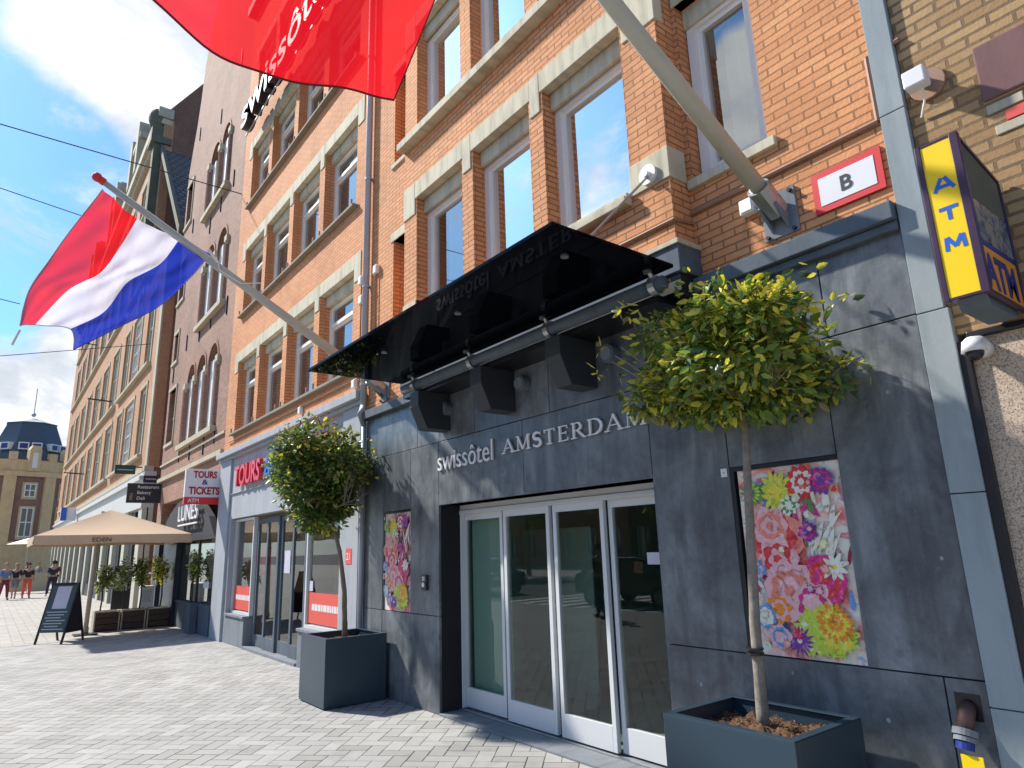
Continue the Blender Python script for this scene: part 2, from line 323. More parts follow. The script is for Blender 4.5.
M=dict(
 brick=brick('orange_brick',(.64,.255,.105),(.82,.375,.165),(.17,.08,.045),.215,.062,.0068,.35,bumps=1.0),
 brick_left=brick('orange_brick_pale',(.64,.255,.105),(.80,.36,.16),(.22,.11,.07),.215,.062,.006,.3,bumps=.9),
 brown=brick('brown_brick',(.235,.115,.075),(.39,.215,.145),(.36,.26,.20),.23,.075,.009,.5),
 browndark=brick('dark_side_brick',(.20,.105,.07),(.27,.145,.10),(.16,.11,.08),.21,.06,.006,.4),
 tan=brick('tan_brick',(.46,.235,.12),(.56,.30,.16),(.34,.22,.14),.21,.06,.006,.25),
 yellow=brick('yellow_brick',(.33,.19,.085),(.52,.34,.165),(.09,.065,.045),.235,.068,.010,.45,third=(.46,.20,.10),bumps=.9),
 farbrick=brick('far_purple_brick',(.26,.14,.11),(.33,.19,.15),(.26,.2,.16),.3,.1,.01,.2),
 slate=stone_clad(),
 beige=limestone('beige_stone',(.54,.48,.33),(.70,.64,.48),(.13,.12,.09),.55),
 cream=limestone('cream_stone',(.46,.40,.28),(.60,.54,.40),(.15,.14,.10),.5),
 farstone=limestone('ochre_stone',(.68,.46,.22),(.80,.58,.32),(.34,.24,.14),.4,.4),
 greystone=limestone('grey_stone',(.17,.19,.21),(.27,.29,.31),(.07,.08,.09),.5),
 darkledge=limestone('dark_ledge_stone',(.08,.10,.12),(.15,.18,.21),(.03,.04,.05),.4),
 shopgrey=limestone('shop_blue_grey_stone',(.34,.36,.38),(.46,.48,.50),(.16,.18,.20),.35),
 zinc=limestone('zinc_panel',(.25,.29,.30),(.36,.40,.41),(.13,.17,.175),.4),
 plum=limestone('plum_stone',(.17,.09,.085),(.24,.13,.12),(.10,.06,.06),.4,2),
 mossy=limestone('mossy_lead',(.10,.11,.08),(.18,.18,.13),(.05,.05,.04),.4),
 white=plain('white_paint',(.84,.81,.74),.4,0,.06),
 offwhite=plain('weathered_frame_paint',(.84,.81,.72),.5,0,.10,4),
 alu=plain('silver_door_frame',(.66,.67,.67),.4,.0,.05,3),
 steel=plain('brushed_steel',(.40,.41,.42),.35,.8,.2,8),
 black=plain('black_metal',(.012,.012,.014),.35,0,.2),
 rubber=plain('dark_gap',(.01,.01,.012),.8),
 conduit=plain('painted_conduit',(.34,.19,.12),.6,0,.2,12),
 pipe=plain('grey_downpipe',(.42,.45,.50),.45,.1,.15,5),
 pole=plain('cream_flagpole',(.50,.47,.38),.35,0,.12,7),
 yellow_s=plain('yellow_sign',(.90,.62,.0),.4,0,.04,2), orange_s=plain('orange_sign',(.85,.33,.02),.4,0,.1,4),
 blue_s=plain('blue_letters',(.01,.12,.55),.4), darkblue_s=plain('navy_letters',(.015,.03,.22),.4),
 purple=plain('dark_purple_frame',(.045,.02,.05),.35,0,.3,9),
 red=plain('red_paint',(.68,.03,.035),.45,0,.06), white_s=plain('white_sign',(.78,.77,.77),.4,0,.03), sticker=plain('red_window_sticker',(.75,.10,.07),.5,0,.08,3),
 pinkw=plain('faded_white_band',(.8,.72,.7),.5), pinkred=plain('red_sign_letters',(.72,.03,.05),.35), blackp=plain('black_print',(.02,.02,.025),.5),
 planter=plain('blue_grey_planter',(.032,.058,.080),.33,.2,.1,2,bump=.05),
 bark=plain('bark',(.20,.16,.12),.9,0,.5,22,bump=.8), barkpale=plain('pale_bark',(.25,.21,.17),.85,0,.75,18,bump=.8), barkdark=plain('dark_bark',(.08,.055,.04),.9,0,.4,20,bump=.6),
 soil=plain('bark_mulch',(.13,.065,.03),.95,0,.7,35,bump=1),
 awn=plain('parasol_cloth',(.60,.44,.29),.85,0,.08,3,bump=.1), wood=plain('weathered_wood',(.42,.38,.31),.8,0,.2,14,bump=.3), darkwood=plain('dark_planter_wood',(.07,.045,.035),.8,0,.4,10,bump=.3), palewood=plain('pale_planter_wood',(.42,.38,.28),.8,0,.2,10),
 board=plain('chalkboard',(.05,.08,.08),.6,0,.2,9), chalk=plain('chalk',(.5,.53,.55),.9), paper=plain('poster_paper',(.55,.53,.62),.7),
 navy=plain('navy_shop_paint',(.004,.011,.026),.4,0,.3,3), teal=plain('dark_green_sign',(.01,.06,.05),.4),
 fascia=plain('pale_fascia',(.60,.59,.54),.6,0,.08,2), creamp=plain('cream_pier_paint',(.55,.52,.40),.6,0,.1,3),
 roofslate=plain('blue_slate_roof',(.075,.10,.13),.6,0,.25,2), roofpale=plain('pale_lead_roof',(.40,.43,.43),.5,0,.1,1), tiles=brick('roof_tiles',(.11,.10,.095),(.19,.18,.17),(.012,.012,.012),.28,.26,.05,.2,.6,1.0),
 grass=leafmat('moss_green',(.05,.09,.02)),
 leaf1=leafmat('leaf_dark_green',(.07,.13,.03),.25), leaf2=leafmat('leaf_mid_green',(.19,.28,.055),.35), leaf3=leafmat('leaf_yellow_green',(.66,.60,.08),.35), leaf4=leafmat('leaf_bronze',(.24,.21,.08),.3),
 glass_up=glassy('upper_window_glass',(.03,.04,.045),3.3,.0), glass_tr=glassy('curtained_window_glass',(.05,.05,.05),2.1,.0,(.8,.86,.86),.9),
 glass_left=glassy('old_window_glass',(.06,.06,.055),2.0,.0), blind=glassy('window_with_blind',(.40,.37,.29),1.75,.02),
 glass_door=glassy('green_door_glass',(0,0,0),1.55,.0,(.82,.90,.86),.92), glass_shop=glassy('shop_glass',(0,0,0),1.69,.0,(.9,.92,.9),.95),
 canopy=glassy('black_canopy_glass',(.0015,.002,.004),1.22,.03),
 curtain=plain('white_curtain',(.62,.62,.60),.9,0,.05,2), room=plain('dim_room_wall',(.10,.10,.095),.9), lobby=plain('lobby_wall_green_grey',(.38,.50,.44),.8,0,.1,1), lobbyfloor=plain('lobby_floor',(.42,.42,.39),.4), frost=plain('frosted_screen',(.46,.55,.51),.6,0,.05,1),
 shopwall=plain('shop_warm_wall',(.72,.58,.42),.8,0,.2,2), darkgap=plain('recess_dark',(.02,.02,.022),.8),
 granite=None, skin=plain('skin',(.45,.27,.19),.6), hair=plain('dark_hair',(.03,.02,.015),.8), hairb=plain('blond_hair',(.35,.25,.13),.8),
 tyre=plain('tyre_rubber',(.015,.015,.015),.8), carpaint=plain('dark_car_paint',(.01,.012,.018),.2,.3,.05,1,coat=1), asphalt=plain('asphalt',(.075,.075,.078),.9,0,.25,3,bump=.5), roadline=plain('white_road_paint',(.72,.72,.70),.7,0,.15,5), kerb=plain('kerb_stone',(.34,.34,.33),.85,0,.15,4),
 pale=plain('pale_green_flash',(.30,.40,.12),.6),
)
def granite():
    t=NT('pink_granite'); P=t.pos(); v=t.n('ShaderNodeTexVoronoi'); t.put(v.inputs['Vector'],P); v.inputs['Scale'].default_value=150
    s=t.n('ShaderNodeSeparateXYZ'); t.put(s.inputs[0],v.outputs['Color'])
    col=t.ramp(s.outputs[0],[(0,(.12,.08,.055)),(.18,(.33,.24,.17)),(.5,(.52,.40,.29)),(1,(.66,.55,.42))]); col=t.mix(t.math('MULTIPLY',t.ramp(t.noise(P,2,5,.6),[(.4,0),(.75,1)]),.35),col,(.30,.21,.15))
    return t.done(t.bsdf(col,.6,0,t.bump(s.outputs[0],.15,.003)))
M['granite']=granite()
M['pave']=paving('herringbone_pavers',(.315,.305,.28),(.44,.43,.405),(.05,.048,.046),.152,45,.032)
M['pave2']=paving('pale_street_pavers',(.36,.335,.29),(.46,.43,.38),(.17,.16,.15),.22,0,.03)
# ------------------------------------------------------------ world
world=bpy.data.worlds.new('World'); scene.world=world; world.use_nodes=True
SUN=Vector((-1.08,2.25,2.2)).normalized(); el=math.asin(SUN.z); az=math.atan2(SUN.x,SUN.y)
nt=world.node_tree; nt.nodes.clear()
def wn_(t,**k):
    n=nt.nodes.new(t)
    for a,b in k.items(): setattr(n,a,b)
    return n
out=wn_('ShaderNodeOutputWorld'); bg=wn_('ShaderNodeBackground'); bg.inputs[1].default_value=.14
sky=wn_('ShaderNodeTexSky',sky_type='NISHITA'); sky.sun_disc=False; sky.sun_elevation=el; sky.sun_rotation=az; sky.air_density=1.0; sky.dust_density=.6; sky.ozone_density=1.5
tc=wn_('ShaderNodeTexCoord'); sep=wn_('ShaderNodeSeparateXYZ'); nt.links.new(tc.outputs['Generated'],sep.inputs[0])
def wm(op,a,b=None,clamp=False):
    n=wn_('ShaderNodeMath',operation=op); n.use_clamp=clamp
    for i,x in enumerate((a,b)):
        if x is None: continue
        if isinstance(x,(int,float)): n.inputs[i].default_value=x
        else: nt.links.new(x,n.inputs[i])
    return n.outputs[0]
zz=wm('ADD',wm('MAXIMUM',sep.outputs[2],0),.30)
cx=wm('DIVIDE',sep.outputs[0],zz); cy=wm('DIVIDE',sep.outputs[1],zz)
cmb=wn_('ShaderNodeCombineXYZ'); nt.links.new(cx,cmb.inputs[0]); nt.links.new(cy,cmb.inputs[1])
CLOFF=(3.3,1.7,0)
def wnoise(scale,det,rough,dist,off=(0,0,0),sc=(1,1,1)):
    mp=wn_('ShaderNodeMapping'); nt.links.new(cmb.outputs[0],mp.inputs[0]); mp.inputs['Location'].default_value=off; mp.inputs['Scale'].default_value=sc
    n=wn_('ShaderNodeTexNoise'); nt.links.new(mp.outputs[0],n.inputs['Vector']); n.inputs['Scale'].default_value=scale; n.inputs['Detail'].default_value=det; n.inputs['Roughness'].default_value=rough; n.inputs['Distortion'].default_value=dist
    return n.outputs[0]
def wramp(f,a,b,lo=0,hi=1):
    n=wn_('ShaderNodeMapRange',interpolation_type='SMOOTHSTEP'); nt.links.new(f,n.inputs[0]); n.inputs[1].default_value=a; n.inputs[2].default_value=b; n.inputs[3].default_value=lo; n.inputs[4].default_value=hi; return n.outputs[0]
def refl(u,v):
    d=ray(u,v); return Vector((-d.x,d.y,d.z))
boost=None
for d,c0,c1,k in ((ray(170,20),15,3,.13),(ray(110,120),10,2,.10),(ray(10,390),14,4,.30),(refl(600,235),10,3,.36),(refl(760,150),10,3,.40),(ray(-10,230),13,4,-.25),(refl(590,120),12,4,-.25),(refl(500,190),8,3,-.2)):
    d=d.normalized(); vd=wn_('ShaderNodeVectorMath',operation='DOT_PRODUCT'); nt.links.new(tc.outputs['Generated'],vd.inputs[0]); vd.inputs[1].default_value=tuple(d)
    q=wn_('ShaderNodeMapRange',interpolation_type='SMOOTHSTEP'); nt.links.new(vd.outputs['Value'],q.inputs[0]); q.inputs[1].default_value=math.cos(R(c0)); q.inputs[2].default_value=math.cos(R(c1)); q.inputs[3].default_value=0; q.inputs[4].default_value=k
    boost=q.outputs[0] if boost is None else wm('ADD',boost,q.outputs[0])
big=wramp(wm('ADD',boost,wm('ADD',wm('MULTIPLY',wnoise(1.05,9,.60,.25,CLOFF),.75),wm('MULTIPLY',wnoise(.45,2,.5,0,CLOFF),.30))),.565,.665)
cir=wramp(wnoise(2.3,8,.70,.9,(5,2,0),(1,.45,1)),.50,.72,0,.85)
haz=wramp(sep.outputs[2],0.0,.16,.6,0.0)
mask=wm('MAXIMUM',wm('MAXIMUM',big,cir),haz,True)
shade=wramp(wnoise(2.6,7,.62,.3,(1,8,0)),.38,.62,.0,1.0)
cc=wn_('ShaderNodeMix',data_type='RGBA'); cc.inputs[6].default_value=(2.9,3.15,3.5,1); cc.inputs[7].default_value=(5.0,5.05,5.1,1); nt.links.new(shade,cc.inputs[0])
sk=wn_('ShaderNodeMix',data_type='RGBA',blend_type='MULTIPLY'); sk.inputs[0].default_value=1; nt.links.new(sky.outputs[0],sk.inputs[6]); sk.inputs[7].default_value=(.37,.62,.86,1)
mx=wn_('ShaderNodeMix',data_type='RGBA'); nt.links.new(mask,mx.inputs[0]); nt.links.new(sk.outputs[2],mx.inputs[6]); nt.links.new(cc.outputs[2],mx.inputs[7])
nt.links.new(mx.outputs[2],bg.inputs[0]); nt.links.new(bg.outputs[0],out.inputs[0])
sl=bpy.data.lights.new('sun','SUN'); sl.energy=4.0; sl.angle=R(2.0); sl.color=(1,.95,.87)
so=bpy.data.objects.new('sun',sl); C.objects.link(so); so.rotation_euler=SUN.to_track_quat('Z','Y').to_euler(); so.location=(0,0,30)
cam=bpy.data.cameras.new('camera'); cam.sensor_width=36; cam.lens=FPX/1024*36; cam.clip_end=2000; cam.clip_start=.05
co=bpy.data.objects.new('camera',cam); C.objects.link(co); m3=Matrix(RM); co.matrix_world=Matrix.Translation(O)@m3.to_4x4(); scene.camera=co
scene.view_settings.view_transform='Standard'; scene.view_settings.look='None'; scene.view_settings.exposure=.80; scene.view_settings.gamma=1
scene.cycles.max_bounces=8; scene.cycles.transparent_max_bounces=12; scene.cycles.caustics_reflective=False; scene.cycles.caustics_refractive=False
# ------------------------------------------------------------ setting: ground
def sheet(name,x0,x1,y0,y1,z,m):
    o=obj(name,MB().face([(x0,y0,z),(x1,y0,z),(x1,y1,z),(x0,y1,z)]),m); tag(o,kind='structure'); return o
sheet('ground',-400,400,-300,500,-.13,M['asphalt'])
o=obj('pavement',MB().box(-4.6,W+4,-8,18.95,-.125,0),M['pave']); tag(o,kind='structure')
o=obj('street_paving',MB().box(-4.6,30,19.15,160,-.125,.0),M['pave2']); tag(o,kind='structure')
o=obj('kerb_strip',MB().box(-4.6,W+.5,18.95,19.15,-.12,.004),M['kerb']); tag(o,kind='structure')
o=obj('kerb',MB().box(-4.8,-4.602,-8,160,-.125,.004),M['kerb'],bevel=.015); tag(o,kind='structure')
mb=MB()
for k in range(9): mb.face([(-13.5,12+k*.95,-.126),(-5.6,12+k*.95,-.126),(-5.6,12.5+k*.95,-.126),(-13.5,12.5+k*.95,-.126)])
tag(obj('road_marking',mb,M['roadline']),kind='structure')
o=obj('far_pavement',MB().box(-30,-15,-8,30.998,-.125,0),M['pave2']); tag(o,kind='structure')
o=obj('plaza_paving',MB().box(-30,-4.82,31,160,-.125,.0),M['pave2']); tag(o,kind='structure')
# ------------------------------------------------------------ windows
def window(parent,x,y0,y1,z0,z1,frame,pane,fw=.075,dep=.09,transom=None,curtain=0,mullion=None,inner=True,grid=None,name='window'):
    mb=MB(); b=MB()
    def ring(xa,xb,a0,a1,c0,c1,w,wb=None):
        wb=wb or w
        mb.box(xa,xb,a0,a0+w,c0,c1); mb.box(xa,xb,a1-w,a1,c0,c1); mb.box(xa,xb,a0+w,a1-w,c1-w,c1); mb.box(xa,xb,a0+w,a1-w,c0,c0+wb)
    ring(x,x+dep,y0,y1,z0,z1,fw)
    px=x+dep*.6
    if inner:
        zt=z1-fw if transom is None else transom-.03
        ring(x+.025,x+dep-.003,y0+fw,y1-fw,z0+fw,zt,fw*.6,fw*.7)
        if transom is not None:
            ring(x+.025,x+dep-.003,y0+fw,y1-fw,transom+.03,z1-fw,fw*.5)
            mb.box(x-.01,x+dep-.006,y0+fw,y1-fw,transom-.03,transom+.03)
    if mullion:
        for q in mullion: mb.box(x+.012,x+dep-.01,q-.02,q+.02,z0+fw,z1-fw)
    if grid:
        for zq in grid: mb.box(x+.02,x+dep-.012,y0+fw,y1-fw,zq-.015,zq+.015)
    f=obj(name,mb,frame,parent)
    g=MB(); g.box(px,px+.008,y0+.02,y1-.02,z0+.02,z1-.02); obj('pane',g,pane,f)
    if curtain:
        c=MB(); n=26; yy=[y0+.05+(y1-y0-.1)*curtain*i/n for i in range(n+1)]
        for i in range(n):
            xa=x+dep+.12+.035*math.sin(i*1.7); xb=x+dep+.12+.035*math.sin((i+1)*1.7)
            c.face([(xa,yy[i],z0+.02),(xb,yy[i+1],z0+.02),(xb,yy[i+1],z1-.02),(xa,yy[i],z1-.02)])
        obj('curtain',c,M['curtain'],f,smooth=True)
    return f
def roombox(x0,x1,y0,y1,z0,z1):
    m=MB()   # open towards -x
    m.face([(x1,y0,z0),(x1,y1,z0),(x1,y1,z1),(x1,y0,z1)]); m.face([(x0,y0,z0),(x1,y0,z0),(x1,y0,z1),(x0,y0,z1)]); m.face([(x0,y1,z0),(x0,y1,z1),(x1,y1,z1),(x1,y1,z0)])
    m.face([(x0,y0,z0),(x0,y1,z0),(x1,y1,z0),(x1,y0,z0)]); m.face([(x0,y0,z1),(x1,y0,z1),(x1,y1,z1),(x0,y1,z1)]); return m
# ============================================================ HOTEL
Y0,Y1=1.46,8.93
hotel=thing('hotel_building','orange brick hotel with dark slate ground floor, glass entrance doors and black canopy','building',(W+.4,5.2,0))
D0,D1,DZ=3.57,6.88,2.30
DX=4.50
# slate slabs
def slabs(mb,y_edges,z0,z1,x=W,t=.03,g=.004,hole=None):
    for a,b in zip(y_edges[:-1],y_edges[1:]): mb.box(x,x+t,a+g,b-g,z0+g,z1-g)
mb=MB()
def slab(y0,y1,z0,z1,x=W): mb.box(x+random.uniform(0,.0015),x+.035,y0+.004,y1-.004,z0+.004,z1-.004)
for a,b in ((1.46,1.66),(1.66,2.75),(2.75,D0)): slab(a,b,0,1.04)
for a,b in ((D1,7.42),(7.42,8.32),(8.32,Y1)): slab(a,b,0,1.04)
slab(1.46,2.06,1.04,3.06)
slab(2.06,2.85,2.30,3.06); slab(2.85,D0,1.04,3.06)
slab(D1,7.57,1.04,3.06); slab(7.57,8.32,2.30,3.06); slab(8.32,Y1,1.04,3.06)
slab(D0,5.24,DZ,3.06); slab(5.24,D1,DZ,3.06)
for a,b in ((1.46,2.0),(2.0,2.28),(2.28,3.3),(3.3,4.8),(4.8,6.1),(6.1,7.4),(7.4,Y1)): slab(a,b,3.06,3.76)
obj('slate_cladding',mb,M['slate'],hotel,bevel=.003)
mb=MB().wallx(W+.03,.3,Y0,Y1,0,4.0,holes=[(D0,D1,-.1,DZ),(2.06,2.85,1.04,2.30),(7.57,8.32,1.04,2.30)])
obj('ground_floor_wall',mb,M['rubber'],hotel)
mb=MB().box(W+.002,DX+.1,D1+.002,D1+.04,0,1.03).box(W+.002,DX+.1,D1+.002,D1+.04,1.04,DZ).box(W+.002,DX+.1,D0-.04,D0-.002,0,DZ).box(W+.003,DX+.1,D0,D1,DZ,DZ+.03)
obj('doorway_lining',mb,M['slate'],hotel)
# reveals of poster niches
for (a,b) in ((2.06,2.85),(7.57,8.32)):
    mb=MB().box(W+.004,W+.12,b-.03,b+.0,1.04,2.30).box(W+.004,W+.12,a,b-.03,2.27,2.30)
    obj('niche_trim',mb,M['black'],hotel)
# cornice (dark ledge)
mb=MB(); mb.box(W-.09,W+.2,Y0,2.94,3.66,3.78); mb.box(W-.05,W+.2,Y0+.0,2.94,3.60,3.657)
mb.box(W-.09,W+.2,7.35,Y1,3.66,3.78)
objs('cornice',mb,M['darkledge'],hotel,bevel=.008)
mb=MB().box(B-.03,W+.2,2.90,7.38,3.80,4.02); obj('bay_cornice',mb,M['darkledge'],hotel,bevel=.008)
obj('bay_soffit_shade',MB().box(B-.0,W+.2,2.93,7.35,3.66,3.797),M['black'],hotel)  # soffit coloured black to carry the shade under the canopy
mb=MB(); mb.box(B-.05,W+.1,2.885,7.395,4.023,4.065); obj('cornice_capping',mb,M['beige'],hotel,bevel=.005)
# brick upper
T0,T1=4.0,16.2
ops=[(3.34,4.42),(4.64,5.69),(5.92,7.01)]
mainholes=[(7.78,8.12,4.85,6.22),(7.78,8.12,7.5,9.1),(2.22,2.90,4.64,6.34),(2.22,2.90,7.4,9.3),(3.2,7.2,4.5,6.5),(3.2,7.2,7.1,9.2),(3.2,7.2,9.8,11.9)]
mb=MB().wallx(W,.35,Y0,Y1,T0-.21,T1,mainholes)
obj('brick_wall',mb,M['brick'],hotel)
bh=[(a,b,4.64,6.40) for a,b in ops]+[(a,b,7.28,9.2) for a,b in ops]+[(a,b,10,12) for a,b in ops]
mb=MB().wallx(B,.235,2.94,7.34,4.065,T1,bh)
obj('bay_brick_wall',mb,M['brick'],hotel)
# niches backs
mb=MB().box(W+.2,W+.24,7.7,8.2,4.8,6.3).box(W+.2,W+.24,7.7,8.2,7.4,9.2); obj('niche_back',mb,M['brick'],hotel)
mb=MB()
for z in (6.22,9.1): mb.box(W-.012,W+.2,7.70,8.20,z,z+.14)
for z in (4.76,7.42): mb.box(W-.03,W+.2,7.72,8.18,z,z+.07)
# lintel bands
def band(mb,x,opens,zb,zt,ya,yb,depth,drop=.22):
    for a,b in opens:
        mb.box(x-.012,x+.10,a-.03,b+.03,zb,zt)
        mb.box(x+.11,x+.2+depth,a+.002,b-.002,zb-.19,zb+.03)
    edges=[ya]+[q for ab in opens for q in ab]+[yb]
    for i in range(0,len(edges),2):
        mb.box(x-.014,x+.10,edges[i]+(.03 if i else 0),edges[i+1]-(.03 if i<len(edges)-2 else 0),zb-drop,zt+.0)
band(mb,B,ops,6.34,6.58,2.93,7.35,-.05)
band(mb,B,ops,9.05,9.30,2.93,7.35,-.05)
mb.box(W-.012,W+.1,2.20,2.93,6.34,6.58); mb.box(W+.105,W+.2,2.222,2.90,6.15,6.37); mb.box(W-.013,W+.1,2.0,2.195,6.15,6.58)
mb.box(B-.015,B+.2,2.925,3.34,4.62,4.90); mb.box(B-.015,B+.2,7.01,7.35,4.62,4.90)
objs('stone_trim',mb,M['beige'],hotel,bevel=.006)
mb=MB()
mb.box(B-.09,B+.05,3.345,7.0,4.55,4.62); mb.box(B-.06,B+.10,3.345,4.40,4.62,4.66); 
mb.box(B-.13,B+.05,2.93,7.35,7.16,7.27)
mb.box(W-.04,W+.2,2.15,2.93,4.56,4.64); mb.box(W-.05,W+.2,2.15,2.93,7.3,7.38)
objs('sill',mb,M['beige'],hotel,bevel=.006)
for i,(a,b) in enumerate(ops):
    window(hotel,B+.17,a,b,4.66,6.2,M['white'],M['glass_tr'] if i==2 else M['glass_up'],.085,.10,curtain=.85 if i==2 else 0)
    window(hotel,B+.17,a,b,7.28,8.92,M['white'],M['glass_up'],.085,.10)
    window(hotel,B+.17,a,b,10.0,11.8,M['white'],M['glass_up'],.085,.10)
window(hotel,W+.13,2.222,2.89,4.65,6.2,M['white'],M['glass_tr'],.085,.10,curtain=.72)
window(hotel,W+.13,2.222,2.89,7.4,9.1,M['white'],M['glass_up'],.085,.10)
obj('room',roombox(W+.36,W+3,1.5,8.8,4.3,6.9),M['room'],hotel)
mb=MB().box(W+.36,W+8,Y0,Y1,4.1,4.25).box(W+.36,W+8,Y0,Y1,7.0,7.1).box(W+3.05,W+8,Y0,Y1,4.1,16.2).box(W-.1,W+8,Y0,Y1,T1,T1+.2); obj('upper_floors',mb,M['room'],hotel)
# entrance door
lob=roombox(DX+.1,DX+4.2,2.4,7.3,.02,2.75); obj('lobby',lob,M['lobby'],hotel)
obj('lobby_floor',MB().box(DX+.1,DX+4.1,2.4,7.3,0,.03),M['lobbyfloor'],hotel)
mb=MB()
for (px,py) in ((6.6,4.1),(7.8,3.4),(7.6,5.3)): mb.tube([(px,py,.03),(px,py,2.74)],.16,16)
obj('lobby_column',mb,M['frost'],hotel,smooth=True)
objs('frosted_screen',MB().box(DX+.14,DX+.16,6.12,6.85,.03,2.3).box(DX+1.2,DX+1.22,5.9,7.2,.03,2.0).box(DX+1.6,DX+1.65,3.2,3.5,.03,2.6).box(DX+2.2,DX+2.6,4.2,5.0,.03,1.0),M['frost'],hotel)
door=obj('entrance_frame',MB().box(DX-.02,DX+.1,D0,D1,2.24,DZ).box(DX-.02,DX+.1,D0,D0+.06,.03,2.24).box(DX-.02,DX+.1,D1-.015,D1,.03,2.24).box(DX-.04,DX+.1,D0+.06,D1-.015,2.19,2.238),M['alu'],hotel,bevel=.004)
for i,(a,b) in enumerate(((6.10,6.86),(5.24,6.02),(4.46,5.18),(3.65,4.44))):
    xo=DX-.01 if i in (1,2) else DX+.035
    sw=.050
    mb=MB().box(xo,xo+.045,a,a+sw,.04,2.19).box(xo,xo+.045,b-sw*(.22 if i==0 else 1),b,.04,2.19).box(xo,xo+.045,a+sw,b-sw*(.22 if i==0 else 1),2.12,2.19).box(xo,xo+.045,a+sw,b-sw*(.22 if i==0 else 1),.04,.25)
    lf=obj('door_leaf',mb,M['alu'],hotel,bevel=.003)
    obj('pane',MB().box(xo+.018,xo+.028,a+.03,b-.03,.2,2.16),M['glass_door'],lf)
    if i==3:
        obj('notice',MB().box(xo-.003,xo+.0,3.86,4.0,1.61,1.71),M['paper'],lf)
mb=MB().box(W-.01,DX+.1,D0,D1,.002,.022); obj('threshold',mb,M['greystone'],hotel,bevel=.003)
obj('threshold_rail',MB().box(DX-.06,DX-.03,D0,D1,.022,.032),M['steel'],hotel)
# corbels
CORB=plain('corbel_shaded_stone',(.03,.034,.04),.6,0,.3,6)  # stone colour darkened to hold the shade below the canopy
for yc in (6.70,5.43,4.22):
    poly=[(W,yc-.10,3.60),(B-.2,yc-.10,3.60),(B-.2,yc-.10,3.42),(B-.08,yc-.10,3.16),(W,yc-.10,3.16)]
    obj('corbel',MB().prism(poly,(0,.20,0)),CORB,hotel,bevel=.006)
# ============================================================ CANOPY
can=thing('entrance_canopy','black glass canopy on a grey tube above the entrance doors','canopy',(3.2,5.0,3.8))
obj('canopy_panel',MB().box(2.62,3.83,2.9,7.15,3.80,3.828),M['canopy'],can,bevel=.003)
obj('support_beam',MB().tube([(3.80,2.98,3.70),(3.80,7.05,3.70)],.058,14),M['darkledge'],can,smooth=True)
obj('beam_backing_shade',MB().box(3.86,W-.0,3.1,6.95,3.60,3.655),M['black'],can)  # black filler painted as the shade in the recess behind the tube
for y in (3.06,4.30,5.55,6.75):
    obj('clamp',MB().tube([(3.80,y-.03,3.70),(3.80,y+.03,3.70)],.075,14).tube([(3.78,y,3.74),(3.74,y,3.80)],.018,8).tube([(3.72,y,3.785),(3.72,y,3.80)],.035,10),M['steel'],can)
for y in (3.13,7.18):
    r=obj('tie_rod',MB().tube([(B-.02,y,4.72),(3.0,2.95+ (y>5)*4.1,3.83)],.011,8),M['steel'],can)
    obj('anchor_plate',MB().tube([(B-.045,y,4.72),(B-.016,y,4.72)],.085,20).tube([(B-.075,y,4.72),(B-.045,y,4.72)],.03,10),M['white'],r)
for (x,y) in ((3.0,3.2),(3.0,4.6),(3.0,6.0),(2.9,6.9)):
    obj('fixing_disc',MB().tube([(x,y,3.785),(x,y,3.799)],.03,12),M['steel'],can)
# small round wall lights under canopy
for y,l in ((6.62,'round grey wall light left-most under the canopy, left of the second corbel'),(5.15,'round grey wall light in the middle under the canopy'),(3.90,'round grey wall light nearest the big tree under the canopy')):
    t=thing('wall_light',l,'wall light',(W,y,3.42),0,'round lights under the canopy')
    obj('housing',MB().tube([(W,y,3.42),(W-.10,y,3.42)],.085,18),M['darkledge'],t,bevel=.01)
    obj('lens',MB().tube([(W-.10,y,3.42),(W-.106,y,3.42)],.06,16),M['greystone'],t)
